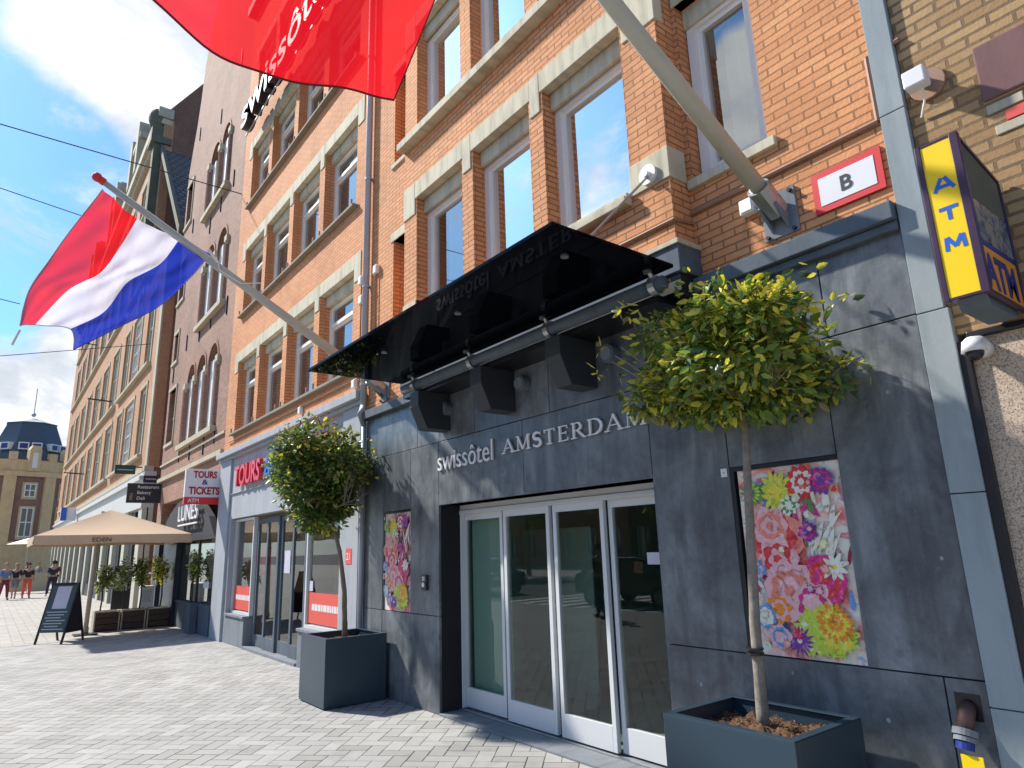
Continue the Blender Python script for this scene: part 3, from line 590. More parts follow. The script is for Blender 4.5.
# ============================================================ LETTERING
def ribbon(mb,pts,ws,x,dp=.02):
    n=len(pts)
    L=[];Rr=[]
    for i,(a,b) in enumerate(pts):
        p=Vector(pts[max(i-1,0)]);q=Vector(pts[min(i+1,n-1)]); t=(q-p).normalized(); nn=Vector((-t.y,t.x)); w=ws[i]/2 if isinstance(ws,(list,tuple)) else ws/2
        L.append((a+nn.x*w,b+nn.y*w)); Rr.append((a-nn.x*w,b-nn.y*w))
    for i in range(n-1):
        q=[L[i],L[i+1],Rr[i+1],Rr[i]]
        mb.prism([(x,-c[0],c[1]) for c in q],(-dp,0,0))
def arc(cx,cy,rx,ry,a0,a1,n=10): return [(cx+rx*math.cos(R(a0+(a1-a0)*i/n)),cy+ry*math.sin(R(a0+(a1-a0)*i/n))) for i in range(n+1)]
def serif_glyph(ch):
    th,tn=.10,.036; S=[]
    def st(p,w): S.append((p,w))
    def sf(x,y,w=.3): S.append(([(x-w/2,y),(x+w/2,y)],.04))
    if ch=='A': st([(.08,0),(.42,1.0)],tn); st([(.40,1.0),(.76,0)],th); st([(.2,.34),(.64,.34)],tn*.9); sf(.08,.02,.24); sf(.76,.02,.3); return S,.86
    if ch=='M': st([(.14,0),(.16,1)],tn); st([(.16,1),(.48,.06)],th); st([(.48,.06),(.82,1)],tn); st([(.84,1),(.86,0)],th); sf(.13,.02,.24); sf(.86,.02,.28); sf(.13,.98,.2); sf(.88,.98,.2); return S,1.02
    if ch=='S':
        p=arc(.3,.75,.21,.22,20,250,12)+arc(.3,.27,.23,.25,70,-160,12); w=[.05+.08*math.sin(math.pi*i/(len(p)-1))**1.0 for i in range(len(p))]; st(p,w); st([(.50,.80),(.52,.97)],.035); st([(.075,.04),(.085,.22)],.035); return S,.62
    if ch=='T': st([(.38,0),(.38,1)],th); st([(.06,.975),(.70,.975)],tn); st([(.075,.80),(.065,.98)],.04); st([(.685,.80),(.695,.98)],.04); sf(.38,.02,.32); return S,.76
    if ch=='E': st([(.16,0),(.16,1)],th); st([(.06,.975),(.58,.975)],tn); st([(.16,.52),(.5,.52)],tn); st([(.06,.025),(.62,.025)],tn); st([(.575,.8),(.585,.98)],.04); st([(.62,.2),(.605,.02)],.04); st([(.5,.42),(.5,.62)],.04); return S,.70
    if ch=='R': st([(.16,0),(.16,1)],th); p=[(.16,.97)]+arc(.34,.74,.22,.235,90,-90,10)+[(.16,.505)]; st(p,[tn]+[tn+.07*math.sin(math.pi*i/10) for i in range(11)]+[tn]); st([(.36,.5),(.72,.02)],th*.95); sf(.16,.02,.3); sf(.76,.02,.16); sf(.1,.98,.14); return S,.80
    if ch=='D': st([(.16,0),(.16,1)],th); p=[(.16,.97)]+arc(.34,.5,.42,.475,90,-90,16)+[(.16,.025)]; st(p,[tn]+[tn+.08*math.sin(math.pi*i/16) for i in range(17)]+[tn]); sf(.1,.98,.14); sf(.1,.02,.14); return S,.86
    return S,.4
let=thing('wall_lettering','white swissôtel AMSTERDAM lettering fixed to the slate above the entrance','lettering',(W-.02,5.2,2.72))
xx=0; glyphs=[]; kern=.10
for ch in 'AMSTERDAM':
    S,w=serif_glyph(ch); glyphs.append((xx,S)); xx+=w+kern
tot=xx-kern; ya,yb=5.55,3.56; hh=.145; sx=(ya-yb)/tot
for x0,S in glyphs:
    mb=MB()
    for i,(p,w) in enumerate(S):
        pts=[((q[0]+x0)*sx-ya,q[1]*hh+2.745) for q in p]
        ribbon(mb,pts,[ww*sx*1.05 for ww in w] if isinstance(w,list) else w*sx*1.05,W-.012-.0004*i,.018)
    obj('letter',mb,M['white_s'],let)
mb=textmesh('swissôtel',.235,(W-.016,6.88,2.705),FX,.018,1.13,-.004)
obj('word',mb,M['white_s'],let)
# ============================================================ POSTERS
def floral():
    t=NT('marbled_floral_ground'); P=t.pos(); n=t.noise(P,3.2,5,.6,1.8); n2=t.noise(P,5.5,3,.6,2.5)
    c=t.ramp(n,[(.30,(.55,.05,.10)),(.40,(.85,.25,.22)),(.46,(.90,.55,.48)),(.53,(.82,.80,.66)),(.60,(.78,.76,.68)),(.66,(.70,.16,.30)),(.74,(.75,.80,.35))])
    c=t.mix(t.ramp(n2,[(.60,0),(.68,.7)]),c,(.20,.35,.62))
    return t.done(t.bsdf(c,.45))
def petalmat(name,c):
    t=NT(name); P=t.pos(); n=t.noise(t.scale(P,(1,1,1)),16,5,.65,1.6); lo=[x*.45 for x in c]; hi=[min(.88,x*1.1+.22) for x in c]
    return t.done(t.bsdf(t.ramp(n,[(.34,lo),(.46,c),(.56,c),(.68,hi)]),.45))
FL=[floral()]+[petalmat('petal_'+n,c) for n,c in (('red',(.75,.04,.05)),('magenta',(.70,.03,.22)),('coral',(.85,.25,.18)),('pink',(.85,.45,.48)),('cream',(.82,.80,.68)),('yellow',(.85,.70,.05)),('lime',(.55,.68,.06)),('orange',(.90,.28,.02)),('violet',(.20,.04,.30)),('blue',(.12,.32,.65)),('green',(.10,.30,.07)),('wine',(.28,.015,.05)))]
def petal(mb,cy,cz,ang,l,w,x,m,curve=0):
    pts=[]
    n=7
    for sgn in (1,-1):
        rng=range(n+1) if sgn==1 else range(n-1,0,-1)
        for i in rng:
            s=i/n; d=l*s; o=sgn*w*max(0,math.sin(math.pi*min(1,s**.75)))**.6*.5+curve*l*s*s
            pts.append((x,cy+d*math.cos(ang)-o*math.sin(ang),cz+d*math.sin(ang)+o*math.cos(ang)))
    mb.face(pts,m)
def flower(mb,cy,cz,r,x,m,n=12,w=.35,centre=None,rings=1,m2=None):
    for k in range(rings):
        rr=r*(1-.26*k)
        for i in range(n): petal(mb,cy,cz,2*math.pi*(i+.5*k+random.uniform(-.15,.15))/n,rr*random.uniform(.85,1.05),rr*w,x-.00008*k-.000004*i,(m if k%2==0 or m2 is None else m2),random.uniform(-.15,.15))
    if centre is not None:
        mb.face([(x-.00008*rings-.00008,cy+r*.16*math.cos(a),cz+r*.16*math.sin(a)) for a in [i*math.pi/5 for i in range(10)]],centre)
def poster(y0,y1,z0,z1,label,seed):
    rs=random.getstate(); random.seed(seed)
    x=W+.02; t=thing('floral_poster',label,'poster',(x,(y0+y1)/2,z0),0,'floral posters in the slate wall')
    obj('backing',MB().box(x,x+.03,y0,y1,z0,z1),M['white_s'],t)
    mb=MB(); X=x-.0015; mb.face([(X,y0,z0),(X,y0,z1),(X,y1,z1),(X,y1,z0)],0)
    w=y1-y0; h=z1-z0
    P=lambda a,b:(y1-a*w,z0+b*h)   # a: 0 left .. 1 right as seen
    layer=0
    def L():
        nonlocal layer; layer+=1; return X-.0006-.00035*layer
    def fl(a,b,r,m,**k):
        c=P(a,b); fx=L()
        r=min(r,c[0]-y0-.005,y1-c[0]-.005,c[1]-z0-.005,z1-c[1]-.005) if k.pop('clip',True) else r
        if r>.015: flower(mb,c[0],c[1],r,fx,m,**k)
    def leafs(a,b,ang,l,wd,m):
        c=P(a,b); ex=c[0]+l*math.cos(ang); ez=c[1]+l*math.sin(ang)
        if y0<ex<y1 and z0<ez<z1: petal(mb,c[0],c[1],ang,l,wd,L(),m,.2)
    for i in range(60): leafs(random.random(),random.random(),random.uniform(.6,2.6),random.uniform(.08,.28),random.uniform(.015,.06),random.choice([5,5,4,3,11,12,2,10]))

    for i in range(46):
        a_,b_=random.uniform(.45,.98),random.uniform(.35,.95); c_=P(a_,b_); ang=random.uniform(1.2,2.3); l_=random.uniform(.12,.34)
        ex,ez=c_[0]+l_*math.cos(ang),c_[1]+l_*math.sin(ang)
        if y0+.03<ex<y1-.03 and ez<z1-.02: petal(mb,c_[0],c_[1],ang,l_,random.uniform(.02,.055),L(),random.choice([1,2,4,5,5,5,12,2,4]),random.uniform(-.35,.35))
    fl(.33,.61,.23,3,n=7,w=.95,rings=6,m2=1); fl(.30,.68,.15,4,n=6,w=.9,rings=4,m2=3); fl(.34,.50,.16,4,n=6,w=.9,rings=4,m2=1)
    fl(.40,.86,.15,6,n=15,w=.3,rings=3,m2=7); fl(.66,.90,.12,1,n=10,w=.6,rings=4,m2=5); fl(.84,.90,.10,9,n=9,w=.6,rings=3,m2=2)
    fl(.66,.64,.075,9,n=14,w=.5,rings=3,m2=2); fl(.76,.40,.20,2,n=6,w=1.1,rings=4,m2=1); fl(.86,.46,.12,5,n=9,w=.35,centre=6)
    fl(.42,.34,.20,4,n=9,w=.9,rings=4,m2=3); fl(.62,.28,.15,4,n=8,w=.8,rings=3,m2=2); fl(.30,.24,.10,8,n=8,w=.7,rings=3,m2=4)
    for q in range(3): fl(.60+.1*q,.13+.03*(q%2),.17,7,n=26,w=.3,rings=4,m2=(5,7,6)[q])
    fl(.80,.19,.125,8,n=18,w=.35,rings=5,m2=6,centre=8); fl(.46,.09,.11,9,n=16,w=.16,rings=2,m2=9,centre=5); fl(.28,.10,.09,4,n=8,w=.9,rings=3,m2=10); fl(.16,.20,.09,10,n=7,w=.9,rings=2,m2=5)
    fl(.16,.86,.10,11,n=12,w=.3,rings=3,m2=7); fl(.12,.44,.08,10,n=9,w=.5,rings=3,m2=4); fl(.52,.78,.08,5,n=8,w=.5,rings=3,m2=11)
    for i in range(16): fl(random.random(),random.random(),random.uniform(.02,.045),random.choice([1,2,3,5,5,6,8,9]),n=7,w=.5,rings=2,m2=random.choice([4,5,1]))
    # small dots / marks
    obj('print',mb,FL,t); random.setstate(rs)
poster(2.065,2.80,1.045,2.275,'tall floral poster in red, pink and lime behind the nearest tree','%s'%11)
poster(7.575,8.29,1.045,2.275,'tall floral poster partly seen between the small tree and the door intercom',5)
# intercom
t=thing('door_intercom','small black intercom with silver face on slate left of the doors','intercom',(W,7.2,1.38))
obj('housing',MB().box(W-.03,W,7.13,7.25,1.32,1.5),M['black'],t,bevel=.008); obj('button',MB().tube([(W-.03,7.19,1.385),(W-.04,7.19,1.385)],.028,12),M['white_s'],t); obj('speaker_grille',MB().box(W-.033,W-.031,7.16,7.22,1.43,1.48),M['steel'],t)
t=thing('small_plate','tiny white plate on the slate at the top left of the big poster','plate',(W,2.9,2.27)); obj('plate',MB().box(W-.006,W,2.87,2.92,2.24,2.30),M['white_s'],t); obj('screw',MB().tube([(W-.006,2.895,2.27),(W-.009,2.895,2.27)],.006,8),M['steel'],t)
# B sign
t=thing('letter_sign','white sign with letter B inside a red border on brick wall','sign',(W-.02,1.72,4.0))
obj('panel',MB().box(W-.02,W-.001,1.49,1.945,3.905,4.195),M['red'],t); obj('face',MB().box(W-.023,W-.0205,1.535,1.90,3.95,4.15),M['white_s'],t)
obj('letter',textmesh('B',.105,(W-.0255,1.765,4.0),FX,.003,None,.012),M['blackp'],t)
# conduit
mb=MB(); pts=[(W-.015,1.27,4.83),(W-.015,1.47,4.83),(W-.015,1.47,4.36),(W-.015,2.93,4.36),(B-.015,2.93,4.24),(B-.015,7.34,4.24)]
mb.tube(pts[:2],.017,6).tube(pts[1:3],.017,6).tube(pts[2:4],.017,6).tube([(B-.015,2.925,4.24),(B-.015,7.34,4.24)],.015,6).tube([(W-.01,2.925,4.27),(B-.015,2.925,4.24)],.015,6)
tag(obj('cable_conduit',mb,M['conduit']),'thin brown cable conduit running along the orange brick above the ledge','conduit')
# grey junction box
t=thing('junction_box','small grey junction box on brick beside the big flagpole bracket','junction box',(W,2.42,4.2)); obj('box',MB().box(W-.07,W,2.36,2.48,4.12,4.24),M['white'],t,bevel=.012); obj('cover',MB().box(W-.078,W-.071,2.375,2.465,4.135,4.225),M['offwhite'],t)
# vent pipe low right
RUST=plain('rusty_pipe',(.13,.07,.055),.6,.3,.4,20)
vp=thing('fire_connection','rusty capped pipe outlet low on the slate wall at the right','pipe outlet',(W,1.56,.8))
obj('recess',MB().box(W-.004,W,1.50,1.62,.84,.97),M['black'],vp)
obj('spout',MB().tube([(W,1.56,.91),(W-.05,1.56,.88),(W-.09,1.565,.80)],[.036,.04,.038],14),RUST,vp,smooth=True)
obj('cap',MB().tube([(W-.085,1.565,.81),(W-.097,1.567,.78)],.058,18).tube([(W-.097,1.567,.775),(W-.105,1.568,.755)],.052,18),M['greystone'],vp)
obj('collar',MB().tube([(W-.105,1.568,.755),(W-.115,1.57,.72)],.042,14),M['darkblue_s'],vp)
obj('tag',MB().box(W-.13,W-.125,1.49,1.59,.62,.70),M['yellow_s'],vp)
t=thing('fire_hose_sign','small yellow round and square stickers low at the wall foot','sticker',(W,1.5,.6))
obj('plate',MB().box(W-.006,W-.001,1.49,1.60,.50,.60),M['yellow_s'],t); obj('disc',MB().tube([(W-.006,1.475,.60),(W-.009,1.475,.60)],.035,14),M['yellow_s'],t)
# zinc strip between buildings
zs=thing('zinc_cover_strip','vertical blue grey zinc strip covering the joint right of the slate','cover strip',(W,1.36,0))
for z0,z1 in ((0,.92),(.926,2.0),(2.006,3.04),(3.046,4.36),(4.366,5.6),(5.606,8),(8.006,16)):
    obj('zinc_panel',MB().box(W-.035,W+.1,1.305 if z0>3 else 1.285,1.452,z0,z1),M['zinc'],zs,bevel=.004)
obj('edge_strip',MB().box(W-.02,W+.1,1.235,1.284,0,2.83),M['black'],zs)
# ============================================================ RIGHT BRICK BUILDING
rb=thing('yellow_brick_building','yellow brick building with granite base at the right edge','building',(W+.4,-1,0))
obj('brick_wall',MB().wallx(W+.005,.4,-8,1.30,2.88,16,[(-1.0,.745,3.2,4.14)]),M['yellow'],rb)
obj('granite_base',MB().box(W+.02,W+.4,-8,1.234,0,2.84),M['granite'],rb)
obj('base_moulding',MB().box(W-.015,W+.4,-8,1.234,2.842,2.878),M['black'],rb,bevel=.006)
mb=MB().box(W-.012,W+.3,-.9,.925,4.165,4.52); obj('stone_lintel',mb,M['plum'],rb,bevel=.01)
mb=MB()
for z,w in ((4.08,.86),(3.94,.84)): mb.box(W-.004,W+.2,.748,w+.06,z,z+.055)
obj('stone_quoin',mb,M['cream'],rb,bevel=.004)
obj('red_quoin',MB().box(W-.004,W+.2,.748,.84,4.005,4.065),M['sticker'],rb)
window(rb,W+.22,-1.0,.745,3.2,4.14,M['barkdark'],M['glass_up'],.08,.08)
obj('roof',MB().box(W-.1,W+8,-8,1.3,16,16.3),M['roofslate'],rb)
# wall box lamp
t=thing('wall_flood_lamp','white square lamp box on a round orange mount on yellow brick','lamp',(W,1.18,4.45))
obj('mount',MB().tube([(W+.004,1.17,4.44),(W-.02,1.17,4.44)],.10,18),M['conduit'],t,bevel=.004)
obj('arm',MB().tube([(W-.02,1.17,4.44),(W-.10,1.17,4.44)],.035,10),M['greystone'],t)
obj('lamp_box',MB().box(W-.17,W-.08,1.13,1.25,4.38,4.49),M['white_s'],t,bevel=.008)
obj('cable',MB().tube([(W-.1,1.17,4.40),(W-.05,1.19,4.32),(W-.01,1.235,4.25)],.007,6),M['white'],t)
# dome camera
t=thing('dome_camera','white dome security camera on the granite under the ATM sign','camera',(W,1.19,2.76))
obj('housing',MB().tube([(W+.02,1.17,2.765),(W-.06,1.18,2.775),(W-.13,1.185,2.775)],[.05,.06,.045],16).tube([(W-.10,1.185,2.74),(W-.10,1.185,2.80)],[.062,.05],18),M['white_s'],t,smooth=True)
obj('dome',MB().ball((W-.10,1.185,2.735),.045,14,8),M['black'],t,smooth=True)
# ATM sign box
at=thing('atm_sign','projecting yellow lightbox sign reading ATM in blue with dark frame','sign',(W-.2,1.03,2.9))
ya,yb=.936,1.125; xf=3.61; zb_,zt_=2.915,3.745; xe=W-.02
obj('sign_core',MB().prism([(xf,ya+.012,zb_),(xe,ya+.012,zb_),(xe,ya+.012,3.66),(xf,ya+.012,zt_)],(0,yb-ya-.024,0)),M['greystone'],at)
mb=MB().box(xf-.012,xf+.028,ya-.006,ya+.032,zb_-.015,zt_+.015).box(xf-.012,xf+.028,yb-.022,yb+.004,zb_-.015,zt_+.015).box(xf-.009,xf+.02,ya+.032,yb-.022,zb_-.013,zb_+.002).box(xf-.009,xf+.02,ya+.032,yb-.022,zt_-.002,zt_+.013)
mb.box(xf+.028,xe,ya-.002,ya+.02,zb_-.016,zb_+.006).box(xe-.012,xe,ya-.003,ya+.02,zb_+.006,3.65)
mb.prism([(xf+.028,ya-.001,zt_-.008),(xf+.028,ya-.001,zt_+.012),(xe,ya-.001,3.672),(xe,ya-.001,3.652)],(0,.02,0))
obj('frame',mb,M['purple'],at,bevel=.003)
f=obj('front_panel',MB().box(xf-.006,xf+.0,ya+.028,yb-.02,zb_,zt_),M['yellow_s'],at)
for ch,z in (('A',3.475),('T',3.315),('M',3.155)):
    g_=MB(); yc_=(ya+yb)/2
    ST={'A':[((-.5,0),(-.08,1)),((.08,1),(.5,0)),((-.3,.32),(.3,.32))],'T':[((-.48,.9),(.48,.9)),((0,0),(0,.8))],'M':[((-.45,0),(-.40,1)),((-.36,1),(0,.22)),((0,.22),(.36,1)),((.40,1),(.45,0))]}[ch]
    for i,(p,q) in enumerate(ST):
        k_=.088; hh_=.07; w_=.018
        ribbon(g_,[(p[0]*k_-yc_,p[1]*hh_+z),(q[0]*k_-yc_,q[1]*hh_+z)],w_,xf-.0063-.0001*i,.002)
    obj('letter',g_,M['blue_s'],f)
s_=obj('side_panel',MB().box(xf+.03,xe-.012,ya+.008,ya+.0115,zb_,3.165),M['orange_s'],at)
obj('side_lettering',textmesh('ATM',.175,(xf+.05,ya+.0065,2.95),FY,.003,.44,.03),M['darkblue_s'],s_)
obj('blue_band',MB().box(xf+.03,xe-.012,ya+.0078,ya+.0114,3.168,3.195),M['darkblue_s'],at)
t_=NT('faded_photo_print'); P=t_.pos(); c=t_.ramp(t_.noise(P,11,4,.6,1.5),[(.3,(.05,.05,.06)),(.45,(.12,.16,.25)),(.55,(.32,.30,.26)),(.7,(.40,.30,.20))]); PH=t_.done(t_.bsdf(c,.2))
obj('side_picture',MB().box(xf+.03,xe-.012,ya+.008,ya+.0112,3.198,3.42),PH,at)
obj('side_glass',MB().prism([(xf+.03,ya+.008,3.423),(xe-.012,ya+.008,3.423),(xe-.012,ya+.008,3.655),(xf+.03,ya+.008,zt_-.01)],(0,.0035,0)),M['mossy'],at)
obj('lamp_cover',MB().prism([(xf+.06,ya+.03,zb_),(xe-.04,ya+.03,zb_),(xe-.08,ya+.03,zb_-.05),(xf+.10,ya+.03,zb_-.05)],(0,.13,0)),M['darkledge'],at)
# ============================================================ TOURS BUILDING
tb=thing('tours_building','orange brick building with blue grey tours shop on its ground floor','building',(W+.4,12.8,0))
TA,TBY=8.95,16.75
wo=[(9.50,10.94),(11.20,12.62),(12.87,14.36),(14.60,15.98)]
holes=[]
rows=((4.55,6.30),(7.44,9.20),(10.36,12.08),(13.3,15.0))
for z0,z1 in rows:
    for a,b in wo: holes.append((a,b,z0,z1))
obj('brick_wall',MB().wallx(W,.35,TA+.01,TBY,4.14,16.6,holes),M['brick_left'],tb)
mb=MB(); sm=MB()
for z0,z1 in rows:
    band(mb,W,wo,z1-.03,z1+.22,wo[0][0]-.28,wo[-1][1]+.28,-.02,.24)
    sm.box(W-.10,W+.15,wo[0][0]-.08,wo[-1][1]+.08,z0-.06,z0-.01)
    for a,b in wo:
        for q in (a+.02,b-.02): sm.box(W-.09,W-.06,q-.02,q+.02,z0-.01,z0+.10)
objs('stone_lintel',mb,M['beige'],tb,bevel=.006); objs('sill',sm,limestone('worn_sill',(.24,.21,.16),(.34,.30,.23)),tb,bevel=.005)
for r_,(z0,z1) in enumerate(rows):
    for a,b in wo:
        window(tb,W+.19,a,b,z0,z1-.17,M['offwhite'],M['glass_left'],.075,.09,transom=z0+(z1-z0)*.66)
        if r_<3: 
            pass
obj('upper_rooms',MB().box(W+.36,W+7,TA,TBY,4.2,16.5),M['room'],tb); obj('roof',MB().box(W-.2,W+7,TA,TBY+.02,16.6,16.85),M['roofslate'],tb)
# shop front
SX=W+.0
mb=MB().wallx(SX,.3,TA+.01,TBY+.05,.0,4.0,[(9.72,15.72,-.1,2.58)])
obj('shop_front_wall',mb,M['shopgrey'],tb)
mb=MB().box(SX-.16,SX+.1,TA+.0,TBY+.05,4.0,4.13).box(SX-.08,SX+.1,TA+.0,TBY+.05,3.93,3.997); obj('shop_cornice',mb,M['shopgrey'],tb,bevel=.01)
mb=MB().box(SX-.03,SX+.1,9.7,15.8,3.12,3.135).box(SX-.05,SX-.002,15.85,16.72,0,3.93).box(SX-.04,SX-.002,9.02,9.66,0,3.93); objs('pilaster',mb,M['shopgrey'],tb,bevel=.006)
objs('plinth',MB().box(SX+.0,SX+.25,9.73,11.35,0,.55).box(SX-.03,SX+.28,9.73,11.36,.552,.60).box(SX,SX+.25,14.36,15.71,0,.55).box(SX-.03,SX+.28,14.35,15.71,.552,.60),M['greystone'],tb,bevel=.006)
for (a,b) in ((9.74,11.36),(14.36,15.70)):
    w=window(tb,SX+.10,a,b,.60,2.56,M['alu'],M['glass_shop'],.05,.08,inner=False,name='shop_window')
    st=obj('window_sticker',MB().box(SX+.135,SX+.139,a+.06,b-.08,.68,1.16),M['sticker'],w)
    q=MB(); yy=a+.14
    while yy<b-.25: l=random.uniform(.05,.16); q.box(SX+.1325,SX+.1345,yy,yy+l,.88,.98); yy+=l+.02
    obj('sticker_print',q,M['pinkw'],st)
objs('notice',MB().box(SX+.133,SX+.137,11.1,11.25,1.18,1.34).box(SX+.133,SX+.137,9.86,9.96,1.15,1.36),M['paper'],tb)
# bifold doors
for k in range(4):
    a=11.42+k*.72; b=a+.70; xk=SX+.12+.04*(k%2)
    l=obj('shop_door_leaf',MB().box(xk,xk+.05,a,a+.08,.05,2.5).box(xk,xk+.05,b-.08,b,.05,2.5).box(xk,xk+.05,a+.08,b-.08,.05,.27).box(xk,xk+.05,a+.08,b-.08,2.4,2.5),M['darkledge'],tb,bevel=.003)
    obj('pane',MB().box(xk+.02,xk+.028,a+.06,b-.06,.25,2.42),M['glass_shop'],l)
    if k==1: obj('notice',MB().box(xk+.012,xk+.018,a+.2,b-.2,1.45,1.85),M['paper'],l)
obj('door_step',MB().box(SX-.02,SX+.3,11.40,14.32,.0,.05),M['greystone'],tb,bevel=.004)
obj('shop_interior',roombox(SX+.33,SX+4,9.4,16,.01,2.9),M['shopwall'],tb)
mb=MB()
for i in range(26):
    yy=random.uniform(9.7,15.6); xx=SX+random.uniform(.7,2.8); mb.box(xx,xx+.35,yy,yy+random.uniform(.2,.6),.02,random.uniform(.6,1.6),random.randrange(4))
mb.box(SX+.5,SX+.55,14.5,15.5,1.35,1.95,0).box(SX+.48,SX+.5,14.6,15.35,1.0,1.3,3)
obj('shop_goods',mb,[M['red'],M['darkwood'],M['palewood'],M['navy']],tb)
mb=MB()
obj('house_number',MB().box(SX-.045,SX-.041,9.22,9.42,1.62,1.84),M['sticker'],tb)
obj('house_number_digits',textmesh('21',.10,(SX-.047,9.39,1.68),FX,.002,None,.01),M['white_s'],tb)
# shop name
sn=thing('shop_name_lettering','red TOURS and blue & lettering on the blue grey shop fascia','lettering',(SX-.1,13.5,3.3))
obj('word',textmesh('TOURS',.42,(SX-.07,15.30,3.26),FX,.08,1.75,.02),M['pinkred'],sn)
obj('ampersand',textmesh('&',.42,(SX-.07,13.25,3.26),FX,.08,.5,.02),M['blue_s'],sn)
obj('word',textmesh('TICKETS',.42,(SX-.07,12.4,3.26),FX,.08,2.4,.02),M['pinkred'],sn)
# projecting sign
DR=plain('dark_red_print',(.42,.01,.03),.4)
ps=thing('projecting_sign','white projecting sign reading TOURS & TICKETS with red ATM strip','sign',(3.8,16.95,3.0))
obj('sign_box',MB().box(3.42,4.27,16.90,17.02,3.14,3.80),M['white_s'],ps,bevel=.01)
obj('red_strip',MB().box(3.42,4.27,16.895,17.022,2.985,3.138),M['red'],ps)
obj('lettering',textmesh('TOURS',.15,(3.845,16.897,3.60),FY,.004,.52,.04,'CENTER'),DR,ps)
obj('ampersand',textmesh('&',.12,(3.845,16.897,3.44),FY,.004,.13,.02,'CENTER'),M['darkblue_s'],ps)
obj('lettering',textmesh('TICKETS',.165,(3.845,16.897,3.215),FY,.004,.68,.04,'CENTER'),DR,ps)
obj('atm_lettering',textmesh('ATM',.085,(3.50,16.892,3.025),FY,.004,.24,.02),M['white_s'],ps)
obj('bracket',MB().box(4.26,4.30,16.77,17.0,3.1,3.2),M['steel'],ps)
# drainpipe
dp=thing('drainpipe','pale grey downpipe between the two orange brick buildings','drainpipe',(W,8.93,0))
obj('pipe',MB().tube([(W-.07,8.88,3.86),(W-.07,8.88,16.2)],.05,12).tube([(W-.04,8.91,0),(W-.04,8.91,3.62)],.035,10).tube([(W-.08,8.86,3.87),(W-.12,8.88,3.75),(W-.04,8.91,3.60)],.045,10),M['pipe'],dp,smooth=True)
for z in (4.2,5.75,7.6,9.9): obj('pipe_bracket',MB().tube([(W-.07,8.88,z-.015),(W-.07,8.88,z+.015)],.06,12).box(W-.08,W,8.83,8.89,z-.015,z+.015),M['pipe'],dp)
mb=MB().tube([(W-.03,9.13,4.2),(W-.03,9.13,5.9)],.012,6).tube([(W-.03,8.62,4.2),(W-.03,8.62,6.0)],.012,6).tube([(W-.03,9.15,4.55-.18),(W-.03,16.3,4.55-.18)],.012,6); tag(obj('facade_cables',mb,M['conduit']),'thin brown cables beside the pale grey downpipe and along the brick','cable')
for (y,z,l) in ((9.15,5.95,'white junction box left of the downpipe, upper one'),(9.12,5.62,'white junction box left of the downpipe, lower one'),(8.62,5.95,'white junction box right of the downpipe'),(9.3,4.3,'white junction box low beside the downpipe above the shop cornice'),(11.6,4.3,'white junction box on the cable above the shop name')):
    t=thing('junction_box',l,'junction box',(W,y,z)); obj('box',MB().box(W-.06,W,y-.06,y+.06,z-.07,z+.07),M['white'],t,bevel=.01); obj('cover',MB().box(W-.066,W-.061,y-.045,y+.045,z-.055,z+.055),M['offwhite'],t)
# high hotel letters
HLW=15.75-onx(330,2,W-.42).y
hl=thing('facade_lettering','white swissôtel letters with black sides high on the brick, partly behind red flag','lettering',(W-.4,14.8,12.2))
for xo,mm,nm in ((W-.33,M['white_s'],'letter_face'),(W-.32,M['black'],'letter_side')):
    pass
a_=textmesh('swissôtel',.80,(W-.30,15.75,12.25),FX,.22,HLW,.015); obj('letter_sides',a_,M['black'],hl)
a_=textmesh('swissôtel',.80,(W-.42,15.75,12.25),FX,.01,HLW,.005); obj('letter_faces',a_,M['white_s'],hl)
obj('rail',MB().box(W-.3,W-.27,9.8,15.7,12.12,12.15),M['steel'],hl)
# ============================================================ BROWN GOTHIC BUILDING
bb=thing('brown_gabled_building','tall brown brick building with lancet windows and cream stone details','building',(W+.5,20.6,0))
BX=W+.03
def lancet_wall(mb,x,t,y0,y1,z0,z1,groups):
    mb.wallx(x,t,y0,y1,z0,z1,[(g[0],g[1],g[2],g[3]) for g in groups])
L_groups=[]
lev=[(5.05,7.45,[(18.15,19.15),(19.45,20.45),(20.72,21.65)]),(8.5,10.9,[(18.15,19.15),(19.45,20.55)]),(12.3,14.6,[(18.7,19.6),(19.85,20.95)]),(16.6,17.9,[(19.7,20.75)])]
hol=[]
for z0,z1,ys in lev:
    for a,b in ys: hol.append((a,b,z0,z1))
side=[(23.2,24.3,5.4,7.2),(23.5,24.4,10.4,11.9),(23.5,24.4,13.3,14.9),(23.6,24.3,8.2,9.2)]
hol+=side
LEFT=24.62
mb=MB().wallx(BX,.5,TBY+.06,LEFT,4.3,15.6,hol)
# stepped/curved gable top
gp=[(TBY+.06,15.6),(LEFT,15.6),(24.3,16.4),(23.9,17.2),(23.6,18.2),(23.4,19.4),(22.9,20.6),(21.9,22.0),(20.6,23.2),(19.2,22.0),(17.6,20.0),(TBY+.06,18.6)]
hz=[(19.7,20.75,16.6,17.9)]
mb.prism([(BX,p[0],p[1]) for p in gp],(.5,0,0))
obj('brick_wall',mb,M['brown'],bb)
obj('dark_back',MB().box(BX+.36,BX+.5,TBY+.1,LEFT-.02,4.4,15.5),M['browndark'],bb)
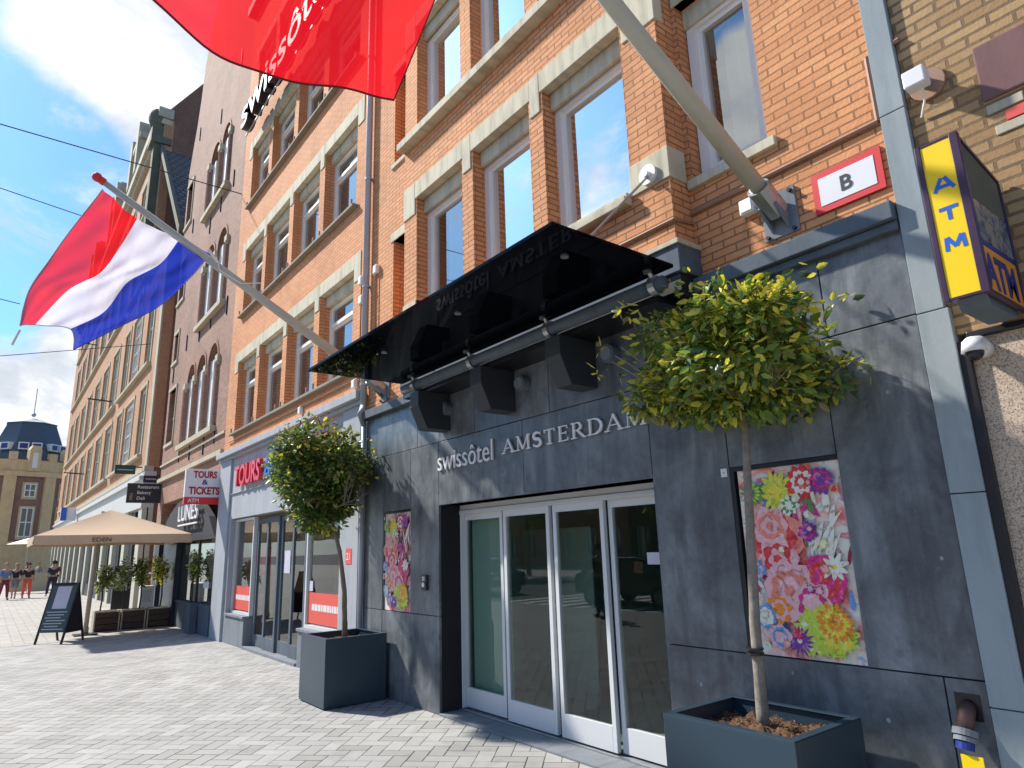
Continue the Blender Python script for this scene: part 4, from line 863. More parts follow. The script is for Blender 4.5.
# arches: pointed brick heads + white reveals + capitals
for z0,z1,ys in lev[:3]:
    f=MB(); g=MB(); cpt=MB(); ar=MB()
    for a,b in ys:
        m_=(a+b)/2
        # arch spandrels (fill corners of the square hole to form a round arch)
        n=8; r=(b-a)/2; zc=z1-r
        for sgn in (-1,1):
            poly=[(BX+.004,m_+sgn*r,z1+.0)]+[(BX+.004,m_+sgn*r*math.cos(R(90*i/n)),zc+r*math.sin(R(90*i/n))) for i in range(n,-1,-1)]
            ar.prism(poly,(.22,0,0))
            ring=[(BX-.02,m_+sgn*(r+.09)*math.cos(R(90*i/n)),zc+(r+.09)*math.sin(R(90*i/n))) for i in range(n+1)]+[(BX-.02,m_+sgn*r*math.cos(R(90*i/n)),zc+r*math.sin(R(90*i/n))) for i in range(n,-1,-1)]
            ar.prism(ring,(.05,0,0))
        f.box(BX+.06,BX+.20,b-.34,b-.0,z0,zc+.1); f.box(BX+.10,BX+.20,a,a+.12,z0,zc); f.box(BX+.11,BX+.19,a+.12,b-.34,z0+(z1-z0)*.5,z0+(z1-z0)*.5+.08)
        g.box(BX+.18,BX+.2,a,b,z0,z1)
    qs=[ys[0][0]-.12]+[(ys[i][1]+ys[i+1][0])/2 for i in range(len(ys)-1)]+[ys[-1][1]+.12]
    zc=z1-(ys[0][1]-ys[0][0])/2
    for q in qs:
        cpt.box(BX-.08,BX+.15,q-.13,q+.13,zc-.16,zc+.02); cpt.box(BX-.05,BX+.1,q-.10,q+.10,zc-.26,zc-.163)
        ar.tube([(BX-.0,q,z0),(BX-.0,q,zc-.2)],.085,8)
    obj('arch_brickwork',ar,M['brown'],bb); fr=obj('lancet_window',f,M['white'],bb); obj('pane',g,M['glass_left'],fr); objs('capital',cpt,M['cream'],bb)
    obj('sill',MB().box(BX-.14,BX+.2,ys[0][0]-.3,ys[-1][1]+.3,z0-.14,z0),M['cream'],bb)
for a,b,z0,z1 in side:
    fr_=MB(); fr_.box(BX-.03,BX+.1,a-.06,a,z0,z1).box(BX-.05,BX+.15,a-.1,b+.1,z0-.1,z0-.001).box(BX-.04,BX+.1,a-.06,b+.06,z1,z1+.1).box(BX+.12,BX+.17,a,b,(z0+z1)/2-.03,(z0+z1)/2+.03)
    fr=obj('small_window',fr_,M['cream'],bb); obj('pane',MB().box(BX+.18,BX+.2,a,b,z0,z1),M['glass_left'],fr)
s=MB()
for y,z in ((20.1,15.2),(18.0,16.0),(17.9,11.9),(19.2,11.7),(20.4,11.5),(17.6,8.0),(19.3,8.1),(20.6,8.05),(22.3,8.2),(24.0,7.5),(22.0,4.6),(19.0,4.45),(20.6,4.5),(17.9,4.6),(23.0,12.6),(23.2,16.3)): s.box(BX-.03,BX,y-.02,y+.02,z-.02,z+.5)
objs('wall_anchor',s,M['black'],bb)
obj('string_course',MB().box(BX-.1,BX+.1,TBY+.06,LEFT,4.18,4.3).box(BX-.05,BX+.1,TBY+.06,LEFT,4.7,4.76),M['cream'],bb)
# ground floor: navy rounded entrance and shop window
obj('ground_floor_wall',MB().wallx(BX,.3,TBY+.06,LEFT,0,4.18,[(17.0,23.9,.0,3.45)]),M['brown'],bb)
mb=MB()
n=10
pts=[(BX-.02,17.1+ (23.8-17.1)*i/n,2.25+1.15*math.sin(math.pi*i/n)**.7) for i in range(n+1)]
mb.prism([(BX-.02,17.0,2.2)]+pts+[(BX-.02,23.9,2.2)],(.15,0,0)); obj('shop_fascia',mb,M['darkgap'],bb)
obj('shop_base',MB().box(BX-.05,BX+.2,17.0,20.5,0,.62).box(BX-.07,BX+.22,17.0,20.5,.62,.68),M['darkledge'],bb)
obj('navy_column',MB().box(BX-.15,BX+.3,20.5,22.2,0,2.3).box(BX-.1,BX+.3,23.2,23.9,0,2.3),M['navy'],bb)
w=objs('window_post',MB().box(BX+.0,BX+.08,17.0,17.08,.68,2.3).box(BX,BX+.08,18.6,18.68,.68,2.3).box(BX,BX+.08,20.42,20.5,.68,2.3),M['navy'],bb)[0]; obj('pane',MB().box(BX+.03,BX+.04,17.0,23.3,.1,2.3),M['glass_left'],w)
obj('window_sticker',MB().box(BX+.0,BX+.02,19.2,19.6,1.2,1.9).box(BX+.0,BX+.02,17.4,17.9,1.05,1.2),M['white_s'],bb)
obj('shop_lettering',textmesh('LUNES',.42,(BX-.13,20.7,2.75),FX,.04,2.2,.0),M['white_s'],bb)
obj('lettering_underline',MB().box(BX-.13,BX-.1,18.5,20.7,2.62,2.66),M['white_s'],bb)
# side wing with tiled roof
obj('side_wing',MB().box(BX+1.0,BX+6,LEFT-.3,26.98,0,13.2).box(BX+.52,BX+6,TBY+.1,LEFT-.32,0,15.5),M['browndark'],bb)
# ============================================================ TAN BUILDING
tn=thing('tan_office_building','long tan brick building with rows of tall cream windows beyond the brown gable','building',(W+.5,48,0))
F0,F1=27.0,69.0
FU=31.4
NX=W
cols=[(28.9,30.5),(31.9,34.5),(35.2,37.0)]
y=38.6
while y<66.5: cols.append((y,y+2.6)); y+=4.1
zr=[(5.7,8.5),(9.4,12.6),(14.2,17.2),(18.4,20.6)]
def tcols(k): return cols if k<2 else cols[1:]
obj('brick_wall',MB().wallx(NX,.35,F0,FU,5.0,14.0,[(cols[0][0],cols[0][1],c,d) for c,d in zr[:2]]),M['tan'],tn)
obj('brick_wall',MB().wallx(NX,.35,FU+.002,F1,5.0,22.0,[(a,b,c,d) for c,d in zr for a,b in cols[1:]]),M['tan'],tn)
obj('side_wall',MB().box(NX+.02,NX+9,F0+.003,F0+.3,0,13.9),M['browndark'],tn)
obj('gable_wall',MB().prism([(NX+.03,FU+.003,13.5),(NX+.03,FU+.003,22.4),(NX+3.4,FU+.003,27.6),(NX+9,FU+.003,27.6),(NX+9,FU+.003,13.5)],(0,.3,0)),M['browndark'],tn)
obj('roof',MB().prism([(NX+.2,FU+.4,22.0),(NX+3.3,FU+.4,27.2),(NX+7.5,FU+.4,27.2),(NX+9,FU+.4,22.0)],(0,F1-FU-.4,0)),M['roofslate'],tn)
obj('core',MB().box(NX+.36,NX+9,FU+.31,F1,0,22.0).box(NX+.36,NX+8.9,F0+.31,FU,0,13.8),M['room'],tn)
tl=obj('tiled_roof',MB().prism([(NX+.02,F0-2.2,13.3),(NX+8,F0-2.2,13.3),(NX+8,FU,20.2),(NX+.02,FU,20.2)],(0,0,.15)),M['tiles'],tn)
obj('gutter',MB().prism([(NX-.12,F0-2.2,13.2),(NX+.01,F0-2.2,13.2),(NX+.01,FU,20.2),(NX-.12,FU,20.2)],(0,0,.4)).box(NX+.1,NX+.6,F0-2.4,F0-1.9,12.6,13.0),M['mossy'],tn)
for k,(c,d) in enumerate(zr):
    for i,(a,b) in enumerate(cols):
        if k>1 and i==0: continue
        mu=[(a+b)/2] if b-a>2 else None
        window(tn,NX+.08,a,b,c,d,M['creamp'] if i!=1 else M['white'],M['blind'],.17,.10,mullion=mu,inner=False,grid=[c+(d-c)*.55] if i!=1 else [c+(d-c)*k2/4 for k2 in (1,2,3)])
mb=MB()
for k,(c,d) in enumerate(zr):
    mb.box(NX-.16,NX+.06,28.7 if k<2 else 31.6,37.3,c-.14,c-.0); mb.box(NX-.16,NX+.06,38.3,67,c-.14,c-.0)
    for i,(a,b) in enumerate(cols):
        if k>1 and i==0: continue
        mb.box(NX-.04,NX+.06,a-.16,a-.0,c+.002,d+.12); mb.box(NX-.03,NX+.06,a,b,d+.002,d+.14)
mb.box(NX-.05,NX+.2,F0+.05,F0+.5,5.06,13.9); mb.box(NX-.05,NX+.2,FU+.05,FU+.45,14.0,21.69)
mb.box(NX-.35,NX+.3,FU-.1,F1,22.0,22.5); mb.box(NX-.2,NX+.3,FU,F1,21.7,21.998)
mb.box(NX-.12,NX+.2,F0-.02,F1,4.85,5.05); mb.box(NX-.045,NX+.02,32.3,34.2,12.80,14.0); mb.box(NX-.2,NX+.3,F0-.02,FU-.11,13.9,14.2)
objs('stone_trim',mb,M['cream'],tn,bevel=.02)
obj('wall_emblem',MB().box(NX-.07,NX-.05,33.0,33.35,12.9,13.8,0).box(NX-.075,NX-.05,32.6,32.98,13.2,13.5,1),[M['red'],M['darkblue_s']],tn)
obj('shop_fascia',MB().box(NX-.10,NX+.3,F0,F1,3.55,4.85).box(NX-.22,NX+.3,F0,F1,4.55,4.68),M['fascia'],tn)
mb=MB(); q=F0
while q<F1: mb.box(NX-.06,NX+.3,q,q+.7,0,3.55); q+=3.2
objs('shop_pier',mb,M['creamp'],tn)
obj('shop_glass',MB().box(NX+.1,NX+.14,F0,F1,0,3.55),M['glass_left'],tn)
mb=MB(); q=F0+.7
while q<F1-3: mb.box(NX+.02,NX+.12,q,q+2.5,0,.6); mb.box(NX+.02,NX+.12,q+1.2,q+1.3,.6,3.5); q+=3.2
obj('shop_base',mb,M['navy'],tn)
# dormer gables above cornice
for (a,b,h) in ((37.8,41.2,3.6),(46.5,50,4.2),(58,62,4.6)):
    m_=(a+b)/2
    obj('dormer',MB().box(NX-.1,NX+2,a+.4,b-.4,22.5,22.5+h*.6).prism([(NX-.1,a+.4,22.5+h*.6),(NX-.1,b-.4,22.5+h*.6),(NX-.1,m_+.5,22.5+h),(NX-.1,m_-.5,22.5+h)],(2.1,0,0)).box(NX-.35,NX+.3,a,b,22.5+h*.56,22.5+h*.66).box(NX-.4,NX+.2,a+.2,a+.9,22.5,22.5+h*.85).box(NX-.4,NX+.2,b-.9,b-.2,22.5,22.5+h*.85),M['cream'],tn,bevel=.03)
    window(tn,NX-.16,a+1.1,b-1.1,22.9,22.5+h*.5,M['white'],M['glass_left'],.12,.06,mullion=[m_],inner=False,name='dormer_window')
obj('corner_pier',MB().box(NX-.40,NX-.06,FU+.05,FU+.6,14.2,20.6).box(NX-.55,NX+.3,FU-.1,FU+.9,20.61,20.95).box(NX-.52,NX-.05,FU+.1,FU+.6,20.95,21.6).ball((NX-.30,FU+.35,22.0),.50,14,10,sc=(.8,.8,1.1)),M['mossy'],tn)
for z,y in ((9.9,40),(16.2,52),(7.1,50)):
    obj('flag_holder',MB().tube([(NX,y,z),(NX-1.1,y,z+.05)],.04,6).tube([(NX-.5,y-.6,z+.05),(NX-.5,y+.6,z+.05)],.03,6),M['black'],tn)
# hanging signs on tan/brown corner
t=thing('projecting_sign','black projecting sign reading Restaurant Bakery Deli','sign',(3.7,24.3,3.6))
obj('sign_board',MB().box(3.24,4.28,24.3,24.38,3.52,4.14),M['blackp'],t,bevel=.01)
for i,s_ in enumerate(('Restaurant','Bakery','Deli')): obj('lettering',textmesh(s_,.10,(3.52,24.297,3.98-.18*i),FY,.003,None,.005),M['white_s'],t)
obj('side_lettering',textmesh('DELI',.08,(3.40,24.297,3.60),FY,.003,None,.0,rot=R(90)),M['steel'],t)
obj('bracket',MB().box(4.2,4.6,24.32,24.36,4.1,4.14),M['black'],t)
t=thing('projecting_sign','small dark green projecting sign left of the black restaurant sign','sign',(2.9,27.4,4.7)); obj('sign_board',MB().box(3.2,3.85,27.4,27.48,4.76,5.08),M['teal'],t); obj('print',MB().box(3.27,3.78,27.392,27.399,4.89,4.93),M['steel'],t); obj('bracket',MB().box(3.85,4.2,27.42,27.46,5.0,5.04),M['black'],t)
cnv=plain('navy_sign_panel',(.008,.012,.05),.4)
t=thing('projecting_sign','small navy blue projecting sign above the black restaurant sign','sign',(3.9,26.2,4.6)); obj('sign_board',MB().box(3.95,4.4,26.2,26.28,4.36,4.60),cnv,t); obj('print',MB().box(4.02,4.34,26.192,26.199,4.46,4.50),M['steel'],t); obj('bracket',MB().box(4.38,4.8,26.22,26.26,4.6,4.64),M['black'],t)
t=thing('round_wall_sign','tiny round white sign on the cream pier beside the black sign','sign',(4.1,26.9,3.7)); obj('disc',MB().tube([(4.13,27.2,3.85),(4.10,27.2,3.85)],.15,14),M['white_s'],t); obj('emblem',MB().tube([(4.10,27.2,3.85),(4.095,27.2,3.85)],.08,12),M['darkblue_s'],t)
t=thing('shop_sign','pale blue and white box sign on the far shop fascia','sign',(3.9,52,4.4)); obj('sign_box',MB().box(3.2,4.0,50,50.3,4.2,5.0),M['white_s'],t); obj('blue_panel',MB().box(3.2,3.5,49.9,50,4.2,5.0),M['blue_s'],t)
# ============================================================ FAR ROUND BUILDING
fb=thing('round_corner_building','distant round ochre stone building with blue slate tower roof','building',(1.0,92,0))
FXc,FYc,FR=0.6,86.5,6.4
mb=MB(); st=MB()
seg=40
def cyl(m,r,z0,z1,a0=0,a1=360,n=seg):
    p=[(FXc+r*math.cos(R(a0+(a1-a0)*i/n)),FYc+r*math.sin(R(a0+(a1-a0)*i/n)),z0) for i in range(n)]
    m.prism(p,(0,0,z1-z0))
cyl(mb,FR,0,11.6); obj('brick_wall',mb,M['farbrick'],fb)
obj('flat_roof',MB().prism([(FXc+FR*math.cos(R(9*i)),FYc+FR*math.sin(R(9*i)),11.61) for i in range(40)],(0,0,.05)),M['roofslate'],fb)
st=MB(); cyl(st,FR+.35,9.9,10.35); cyl(st,FR+.15,10.35,11.5); cyl(st,FR+.2,0,3.4); cyl(st,FR+.3,3.4,3.7)
for k in range(12):
    a=R(-74+k*30+15); c=Vector((FXc+(FR+.05)*math.cos(a),FYc+(FR+.05)*math.sin(a),0))
    st.prism([tuple(c+Vector((-math.sin(a)*s1+math.cos(a)*s2,math.cos(a)*s1+math.sin(a)*s2,3.7))) for s1,s2 in ((-.5,-.2),(.5,-.2),(.5,.2),(-.5,.2))],(0,0,6.2))
    st.prism([tuple(c+Vector((-math.sin(a)*s1+math.cos(a)*s2,math.cos(a)*s1+math.sin(a)*s2,11.5))) for s1,s2 in ((-.35,-.3),(.35,-.3),(.35,.2),(-.35,.2))],(0,0,.75))
obj('stone_trim',st,M['farstone'],fb)
for k in range(9):
    a=R(-74+k*30-120); c=Vector((FXc+(FR+.02)*math.cos(a),FYc+(FR+.02)*math.sin(a),0)); T=Vector((-math.sin(a),math.cos(a),0)); N=Vector((math.cos(a),math.sin(a),0))
    fm=MB(); pm=MB(); sur=MB()
    def q(m,s0,s1,z0,z1,n0,n1): m.prism([tuple(c+T*s+N*n+Vector((0,0,z0))) for s,n in ((s0,n0),(s1,n0),(s1,n1),(s0,n1))],(0,0,z1-z0))
    for z0,z1,hw in ((7.9,9.2,.5),(4.1,6.9,.55),(.3,3.0,.55)):
        q(sur,-hw-.13,hw+.13,z0-.2,z1+.14,-.05,.06)
        for s0,s1 in ((-hw,-hw+.1),(-.05,.05),(hw-.1,hw)): q(fm,s0,s1,z0,z1,.0,.14)
        for zz_ in (z0,(z0+z1)/2-.05,z1-.1): q(fm,-hw,hw,zz_,zz_+.1,.0,.13)
        q(pm,-hw,hw,z0,z1,0,.1)
    obj('window_surround',sur,M['farstone'],fb); w=obj('window',fm,M['white'],fb); obj('pane',pm,M['glass_left'],w)
mb=MB(); n=8
def ringp(r,z,n=8,o=22.5): return [(FXc+1.4+r*math.cos(R(o+i*360/n)),FYc+r*math.sin(R(o+i*360/n)),z) for i in range(n)]
a_,b_=ringp(3.9,11.6),ringp(2.25,16.0)
for i in range(8): mb.face([a_[i],a_[(i+1)%8],b_[(i+1)%8],b_[i]])
mb.face(b_); obj('tower_roof',mb,M['roofslate'],fb)
mb=MB(); a_,b_=ringp(2.4,16.0),ringp(.2,16.7)
for i in range(8): mb.face([a_[i],a_[(i+1)%8],b_[(i+1)%8],b_[i]])
mb.face(a_[::-1]); mb.ball((FXc+1.4,FYc,17.1),.22).tube([(FXc+1.4,FYc,17),(FXc+1.4,FYc,20)],.04,6); obj('roof_cap',mb,M['roofpale'],fb)
for k in range(8):
    a=R(-90+k*45+0); 
    for s in (-.55,.55):
        c=Vector((FXc+1.4+3.32*math.cos(a),FYc+3.32*math.sin(a),12.9)); T=Vector((-math.sin(a),math.cos(a),0)); N=Vector((math.cos(a),math.sin(a),0))
        d=MB().prism([tuple(c+T*(s+t1)+N*n1) for t1,n1 in ((-.45,-.7),(.45,-.7),(.45,.22),(-.45,.22))],(0,0,.75)); dd=obj('dormer_window',d,M['white'],fb)
        obj('pane',MB().prism([tuple(c+T*(s+t1)+N*n1+Vector((0,0,.12))) for t1,n1 in ((-.33,0),(.33,0),(.33,.25),(-.33,.25))],(0,0,.5)),M['darkblue_s'],dd)
for k in (-2,-1,0,1,2):
    a=R(-74+k*30); c=Vector((FXc+(FR+.1)*math.cos(a),FYc+(FR+.1)*math.sin(a),11)); T=Vector((-math.sin(a),math.cos(a),0)); N=Vector((math.cos(a),math.sin(a),0))
    d=obj('parapet_gable',MB().prism([tuple(c+T*t1-N*.5+Vector((0,0,z))) for t1,z in ((-.5,-.6),(.5,-.6),(.5,1.5),(.3,1.9),(-.3,1.9),(-.5,1.5))],tuple(N*.8)),M['farstone'],fb)
    obj('gable_window',MB().prism([tuple(c+T*t1+N*.1+Vector((0,0,z))) for t1,z in ((-.22,-.3),(.22,-.3),(.22,1.2),(-.22,1.2))],tuple(N*.25)),M['white'],d)
# ============================================================ FLAGS
def flagpole(y,label,zoff=0):
    t=thing('flagpole',label,'flagpole',(W,y,4.05+zoff),0,'flagpoles on the facade')
    base=Vector((W-.10,y,4.05+zoff)); tip=Vector((.50,y,6.08+zoff)); d=(tip-base)
    obj('pole',MB().tube([base+d*0,base+d*.3,base+d],[.062,.060,.036],16),M['pole'],t,smooth=True)
    obj('finial',MB().ball(tuple(tip+d.normalized()*.04),.055,12,8).tube([tuple(tip-d.normalized()*.05),tuple(tip)],.045,10),M['red'],t)
    b=obj('bracket',MB().box(W-.02,W,y-.13,y+.13,3.84+zoff,4.18+zoff).prism([(W-.02,y-.07,3.88+zoff),(W-.18,y-.07,4.02+zoff),(W-.14,y-.07,4.10+zoff),(W-.02,y-.07,4.04+zoff)],(0,.02,0)).prism([(W-.02,y+.05,3.88+zoff),(W-.18,y+.05,4.02+zoff),(W-.14,y+.05,4.10+zoff),(W-.02,y+.05,4.04+zoff)],(0,.02,0)),M['greystone'],t,bevel=.004)
    obj('socket',MB().tube([base-d*.015,base+d*.045],.082,16),M['steel'],t)
    m=MB()
    for sy in (-.1,.1):
        for sz in (.13,-.16): m.tube([(W-.02,y+sy,4.02+sz+zoff),(W-.045,y+sy,4.02+sz+zoff)],.015,6)
    obj('bolt',m,M['black'],t)
    return base,tip
def coons(rows,s,tq):
    # rows: list of (s,[pts along t]) ; smooth interpolation
    def cr(p0,p1,p2,p3,u): return .5*((2*p1)+(-p0+p2)*u+(2*p0-5*p1+4*p2-p3)*u*u+(-p0+3*p1-3*p2+p3)*u**3)
    def along(P,t):
        n=len(P)-1; k=min(int(t*n),n-1); u=t*n-k; g=lambda i:P[max(0,min(n,i))]; return cr(g(k-1),g(k),g(k+1),g(k+2),u)
    n=len(rows)-1; k=min(int(s*n),n-1); u=s*n-k; g=lambda i:along(rows[max(0,min(n,i))],tq)
    return cr(g(k-1),g(k),g(k+1),g(k+2),u)
CR=cloth('flag_red',(.78,.010,.022),.20,.6); CWh=cloth('flag_white',(.78,.76,.88),.10,.5); CB=cloth('flag_blue',(.02,.045,.42),.14,.55)
# Dutch flag
fy=8.3
flagpole(fy,'cream flagpole carrying the Dutch flag, red knob at its tip')
rows=[[(103,189),(77,222),(50,259),(29,291),(20,326)],[(137,219),(120,247),(100,273),(68,291),(35,325)],[(180,238),(160,264),(128,282),(104,312),(70,329)],[(210,254),(190,278),(158,307),(115,329),(74,349)]]
def v3(p): q=ony(p[0],p[1],fy); return Vector((q.x,0,q.z))
Rr=[[v3(p) for p in r] for r in rows]
NSs,NTt=60,70
mb=MB()
for j in range(NTt+1):
    for i in range(NSs+1):
        s,t_=i/NSs,j/NTt; p=coons(Rr,s,t_)
        rip=.016*math.sin(s*11+t_*3.0)*(t_**.5)+.011*math.sin(s*27-t_*6+1)*(1-t_*.45)+.009*math.sin(s*38+t_*16)*(1-t_*.5)+.007*math.sin(t_*34-s*9)*math.sin(math.pi*s)+.02*math.sin(t_*5.5+s*2)*t_
        mb.v.append((p.x,fy+rip-.0,p.z))
for j in range(NTt):
    for i in range(NSs):
        a=j*(NSs+1)+i; mb.f.append((a,a+1,a+NSs+2,a+NSs+1)); mb.m.append(0 if i<NSs//3 else (1 if i<2*NSs//3 else 2))
fl=thing('dutch_flag','red, white and blue striped Dutch flag hanging from the far pole','flag',(1.1,fy,5.7))
obj('flag_cloth',mb,[CR,CWh,CB],fl,smooth=True)
row=lambda s_:[mb.v[j*(NSs+1)+s_] for j in range(NTt+1)]
obj('hem',MB().tube([mb.v[NTt*(NSs+1)+i] for i in range(NSs+1)],.005,5).tube(row(0),.008,5),plain('flag_hem',(.45,.40,.45),.8),fl)
obj('hem',MB().tube(row(NSs),.005,5),M['darkblue_s'],fl)
q1,q2=v3((20,330)),v3((12,345)); obj('tassel',MB().tube([(q1.x,fy,q1.z),(q2.x,fy,q2.z)],.012,6),M['white'],fl)
a1,a2=v3((215,262)),v3((240,283)); a3=v3((232,268))
obj('halyard',MB().tube([(a1.x,fy-.05,a1.z+.05),(a1.x+.05,fy-.06,a1.z-.12),(a2.x,fy-.06,a2.z-.03),(a2.x+.25,fy-.02,a2.z+.05)],.008,6).tube([(a1.x-.1,fy-.06,a1.z+.12),(a1.x+.02,fy-.05,a1.z-.02)],.02,6),M['white'],fl)
# red flag
fy2=2.2
flagpole(fy2,'cream flagpole with the red flag, bolted above the ledge left of letter B sign',.02)
P2=lambda x,z:Vector((x,0,z))
rows=[[P2(.58,6.02),P2(.15,5.2),P2(-.10,4.5),P2(-.12,3.86)],[P2(.95,5.80),P2(.62,5.0),P2(.38,4.3),P2(.33,3.555)],[P2(1.33,5.58),P2(1.08,4.95),P2(.86,4.25),P2(.73,3.55)],[P2(1.72,5.36),P2(1.52,4.9),P2(1.32,4.25),P2(1.125,3.645)]]
mb=MB(); NSs,NTt=56,72
def redp(s,t_):
    p=coons(rows,s,t_); rip=.018*math.sin(s*11+t_*2)*(.4+t_*.6)+.008*math.sin(s*25+t_*4)+.014*math.sin(t_*5+s)
    return Vector((p.x,fy2+rip,p.z))
for j in range(NTt+1):
    for i in range(NSs+1): mb.v.append(tuple(redp(i/NSs,j/NTt)))
for j in range(NTt):
    for i in range(NSs):
        a=j*(NSs+1)+i; mb.f.append((a,a+1,a+NSs+2,a+NSs+1)); mb.m.append(0)
rf=thing('red_flag','large plain red flag hanging from the near flagpole at the top','flag',(1.1,fy2,5.7))
obj('flag_cloth',mb,[CR],rf,smooth=True)
HEM=plain('dark_red_hem',(.20,.005,.01),.8)
obj('hem',MB().tube([redp(i/40,1.0) for i in range(41)],.0045,5).tube([redp(1.0,i/40) for i in range(41)],.0035,5),HEM,rf)
# ============================================================ PLANTERS AND TREES
def leaves(mb,centers,n,size,rng,nm=4,weights=(5,4,2,1),shell=.55,trunk=None,topbias=None):
    wsum=sum(weights)
    for _ in range(n):
        c,r=rng.choice(centers)
        while True:
            d=Vector((rng.gauss(0,1),rng.gauss(0,1),rng.gauss(0,1)))
            if d.length>.01: break
        d.normalize(); k=rng.random()**shell
        p=Vector((c[0]+d.x*r[0]*k,c[1]+d.y*r[1]*k,c[2]+d.z*r[2]*k))
        ax=(d*.8+Vector((rng.uniform(-1,1),rng.uniform(-1,1),rng.uniform(-.7,.5)))).normalized()
        up=(d*.5+Vector((rng.uniform(-.6,.6),rng.uniform(-.6,.6),rng.uniform(.1,1.2)))).normalized(); sd=ax.cross(up)
        if sd.length<.05: continue
        sd.normalize(); nn=sd.cross(ax)
        L=size*rng.uniform(.5,1.35); w=L*rng.uniform(.19,.27)
        q=rng.random()*wsum; m=0; acc=0
        for i,ww in enumerate(weights):
            acc+=ww
            if q<=acc: m=i; break
        if topbias and m==2 and rng.random()>topbias(d,p): m=1
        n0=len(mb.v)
        mid=p+ax*L*.5
        pts=[p,p+ax*L*.3+sd*w-nn*w*.25,p+ax*L*.72+sd*w*.75-nn*w*.3,p+ax*L-nn*L*.12,p+ax*L*.72-sd*w*.75-nn*w*.3,p+ax*L*.3-sd*w-nn*w*.25,p+ax*L*.3,p+ax*L*.72-nn*L*.03]
        mb.v+=[tuple(x) for x in pts]
        for f in ((0,1,6),(1,2,7,6),(2,3,7),(3,4,7),(4,5,6,7),(5,0,6)):
            mb.f.append(tuple(n0+i for i in f)); mb.m.append(m)
def planter(x0,x1,y0,y1,h,label):
    t=thing('square_planter',label,'planter',((x0+x1)/2,(y0+y1)/2,0),0,'blue grey planters by the entrance')
    tk=.035
    mb=MB().box(x0,x0+tk,y0,y1,.015,h).box(x1-tk,x1,y0,y1,.015,h).box(x0+tk,x1-tk,y0,y0+tk,.015,h).box(x0+tk,x1-tk,y1-tk,y1,.015,h).box(x0+tk,x1-tk,y0+tk,y1-tk,.015,.05)
    mb.box(x0+.0,x0+.055,y0+.0,y1,h,h+.006).box(x1-.055,x1,y0,y1,h,h+.006).box(x0+.055,x1-.055,y0,y0+.055,h,h+.006).box(x0+.055,x1-.055,y1-.055,y1,h,h+.006)
    obj('planter_box',mb,M['planter'],t,bevel=.003)
    g=MB(); N=34; rng=random.Random(3)
    hgt=[[h-.09+.035*noise.noise(Vector((i*.35,j*.35,x0)))+.02*noise.noise(Vector((i*1.3,j*1.3,5)))+.05*math.exp(-(((i-N/2)/9)**2+((j-N/2)/9)**2)) for j in range(N+1)] for i in range(N+1)]
    for i in range(N+1):
        for j in range(N+1): g.v.append((x0+tk+(x1-x0-2*tk)*i/N,y0+tk+(y1-y0-2*tk)*j/N,hgt[i][j]))
    for i in range(N):
        for j in range(N):
            a=i*(N+1)+j; g.f.append((a,a+N+1,a+N+2,a+1)); g.m.append(0)
    for _ in range(2600):
        i,j=rng.randrange(N),rng.randrange(N); c=Vector((x0+tk+(x1-x0-2*tk)*(i+.5)/N,y0+tk+(y1-y0-2*tk)*(j+.5)/N,hgt[i][j]+.006)); a=rng.uniform(0,6.28); l=rng.uniform(.004,.012); w=l*.35; d=Vector((math.cos(a),math.sin(a),rng.uniform(-.4,.4))); e=Vector((-math.sin(a),math.cos(a),rng.uniform(-.4,.4)))
        n0=len(g.v); g.v+=[tuple(c+d*l+e*w),tuple(c+d*l-e*w),tuple(c-d*l-e*w),tuple(c-d*l+e*w)]; g.f.append((n0,n0+1,n0+2,n0+3)); g.m.append(rng.choice((0,1,2)))
    obj('soil',g,[M['soil'],plain('mulch_chip',(.20,.11,.05),.9),plain('mulch_dark',(.05,.03,.02),.95)],t)
    return t
planter(3.375,4.08,2.09,2.95,.78,'blue grey square planter nearest the camera, at the bottom right')
planter(3.315,4.12,8.05,8.86,.78,'blue grey square planter left of the entrance under the small tree')
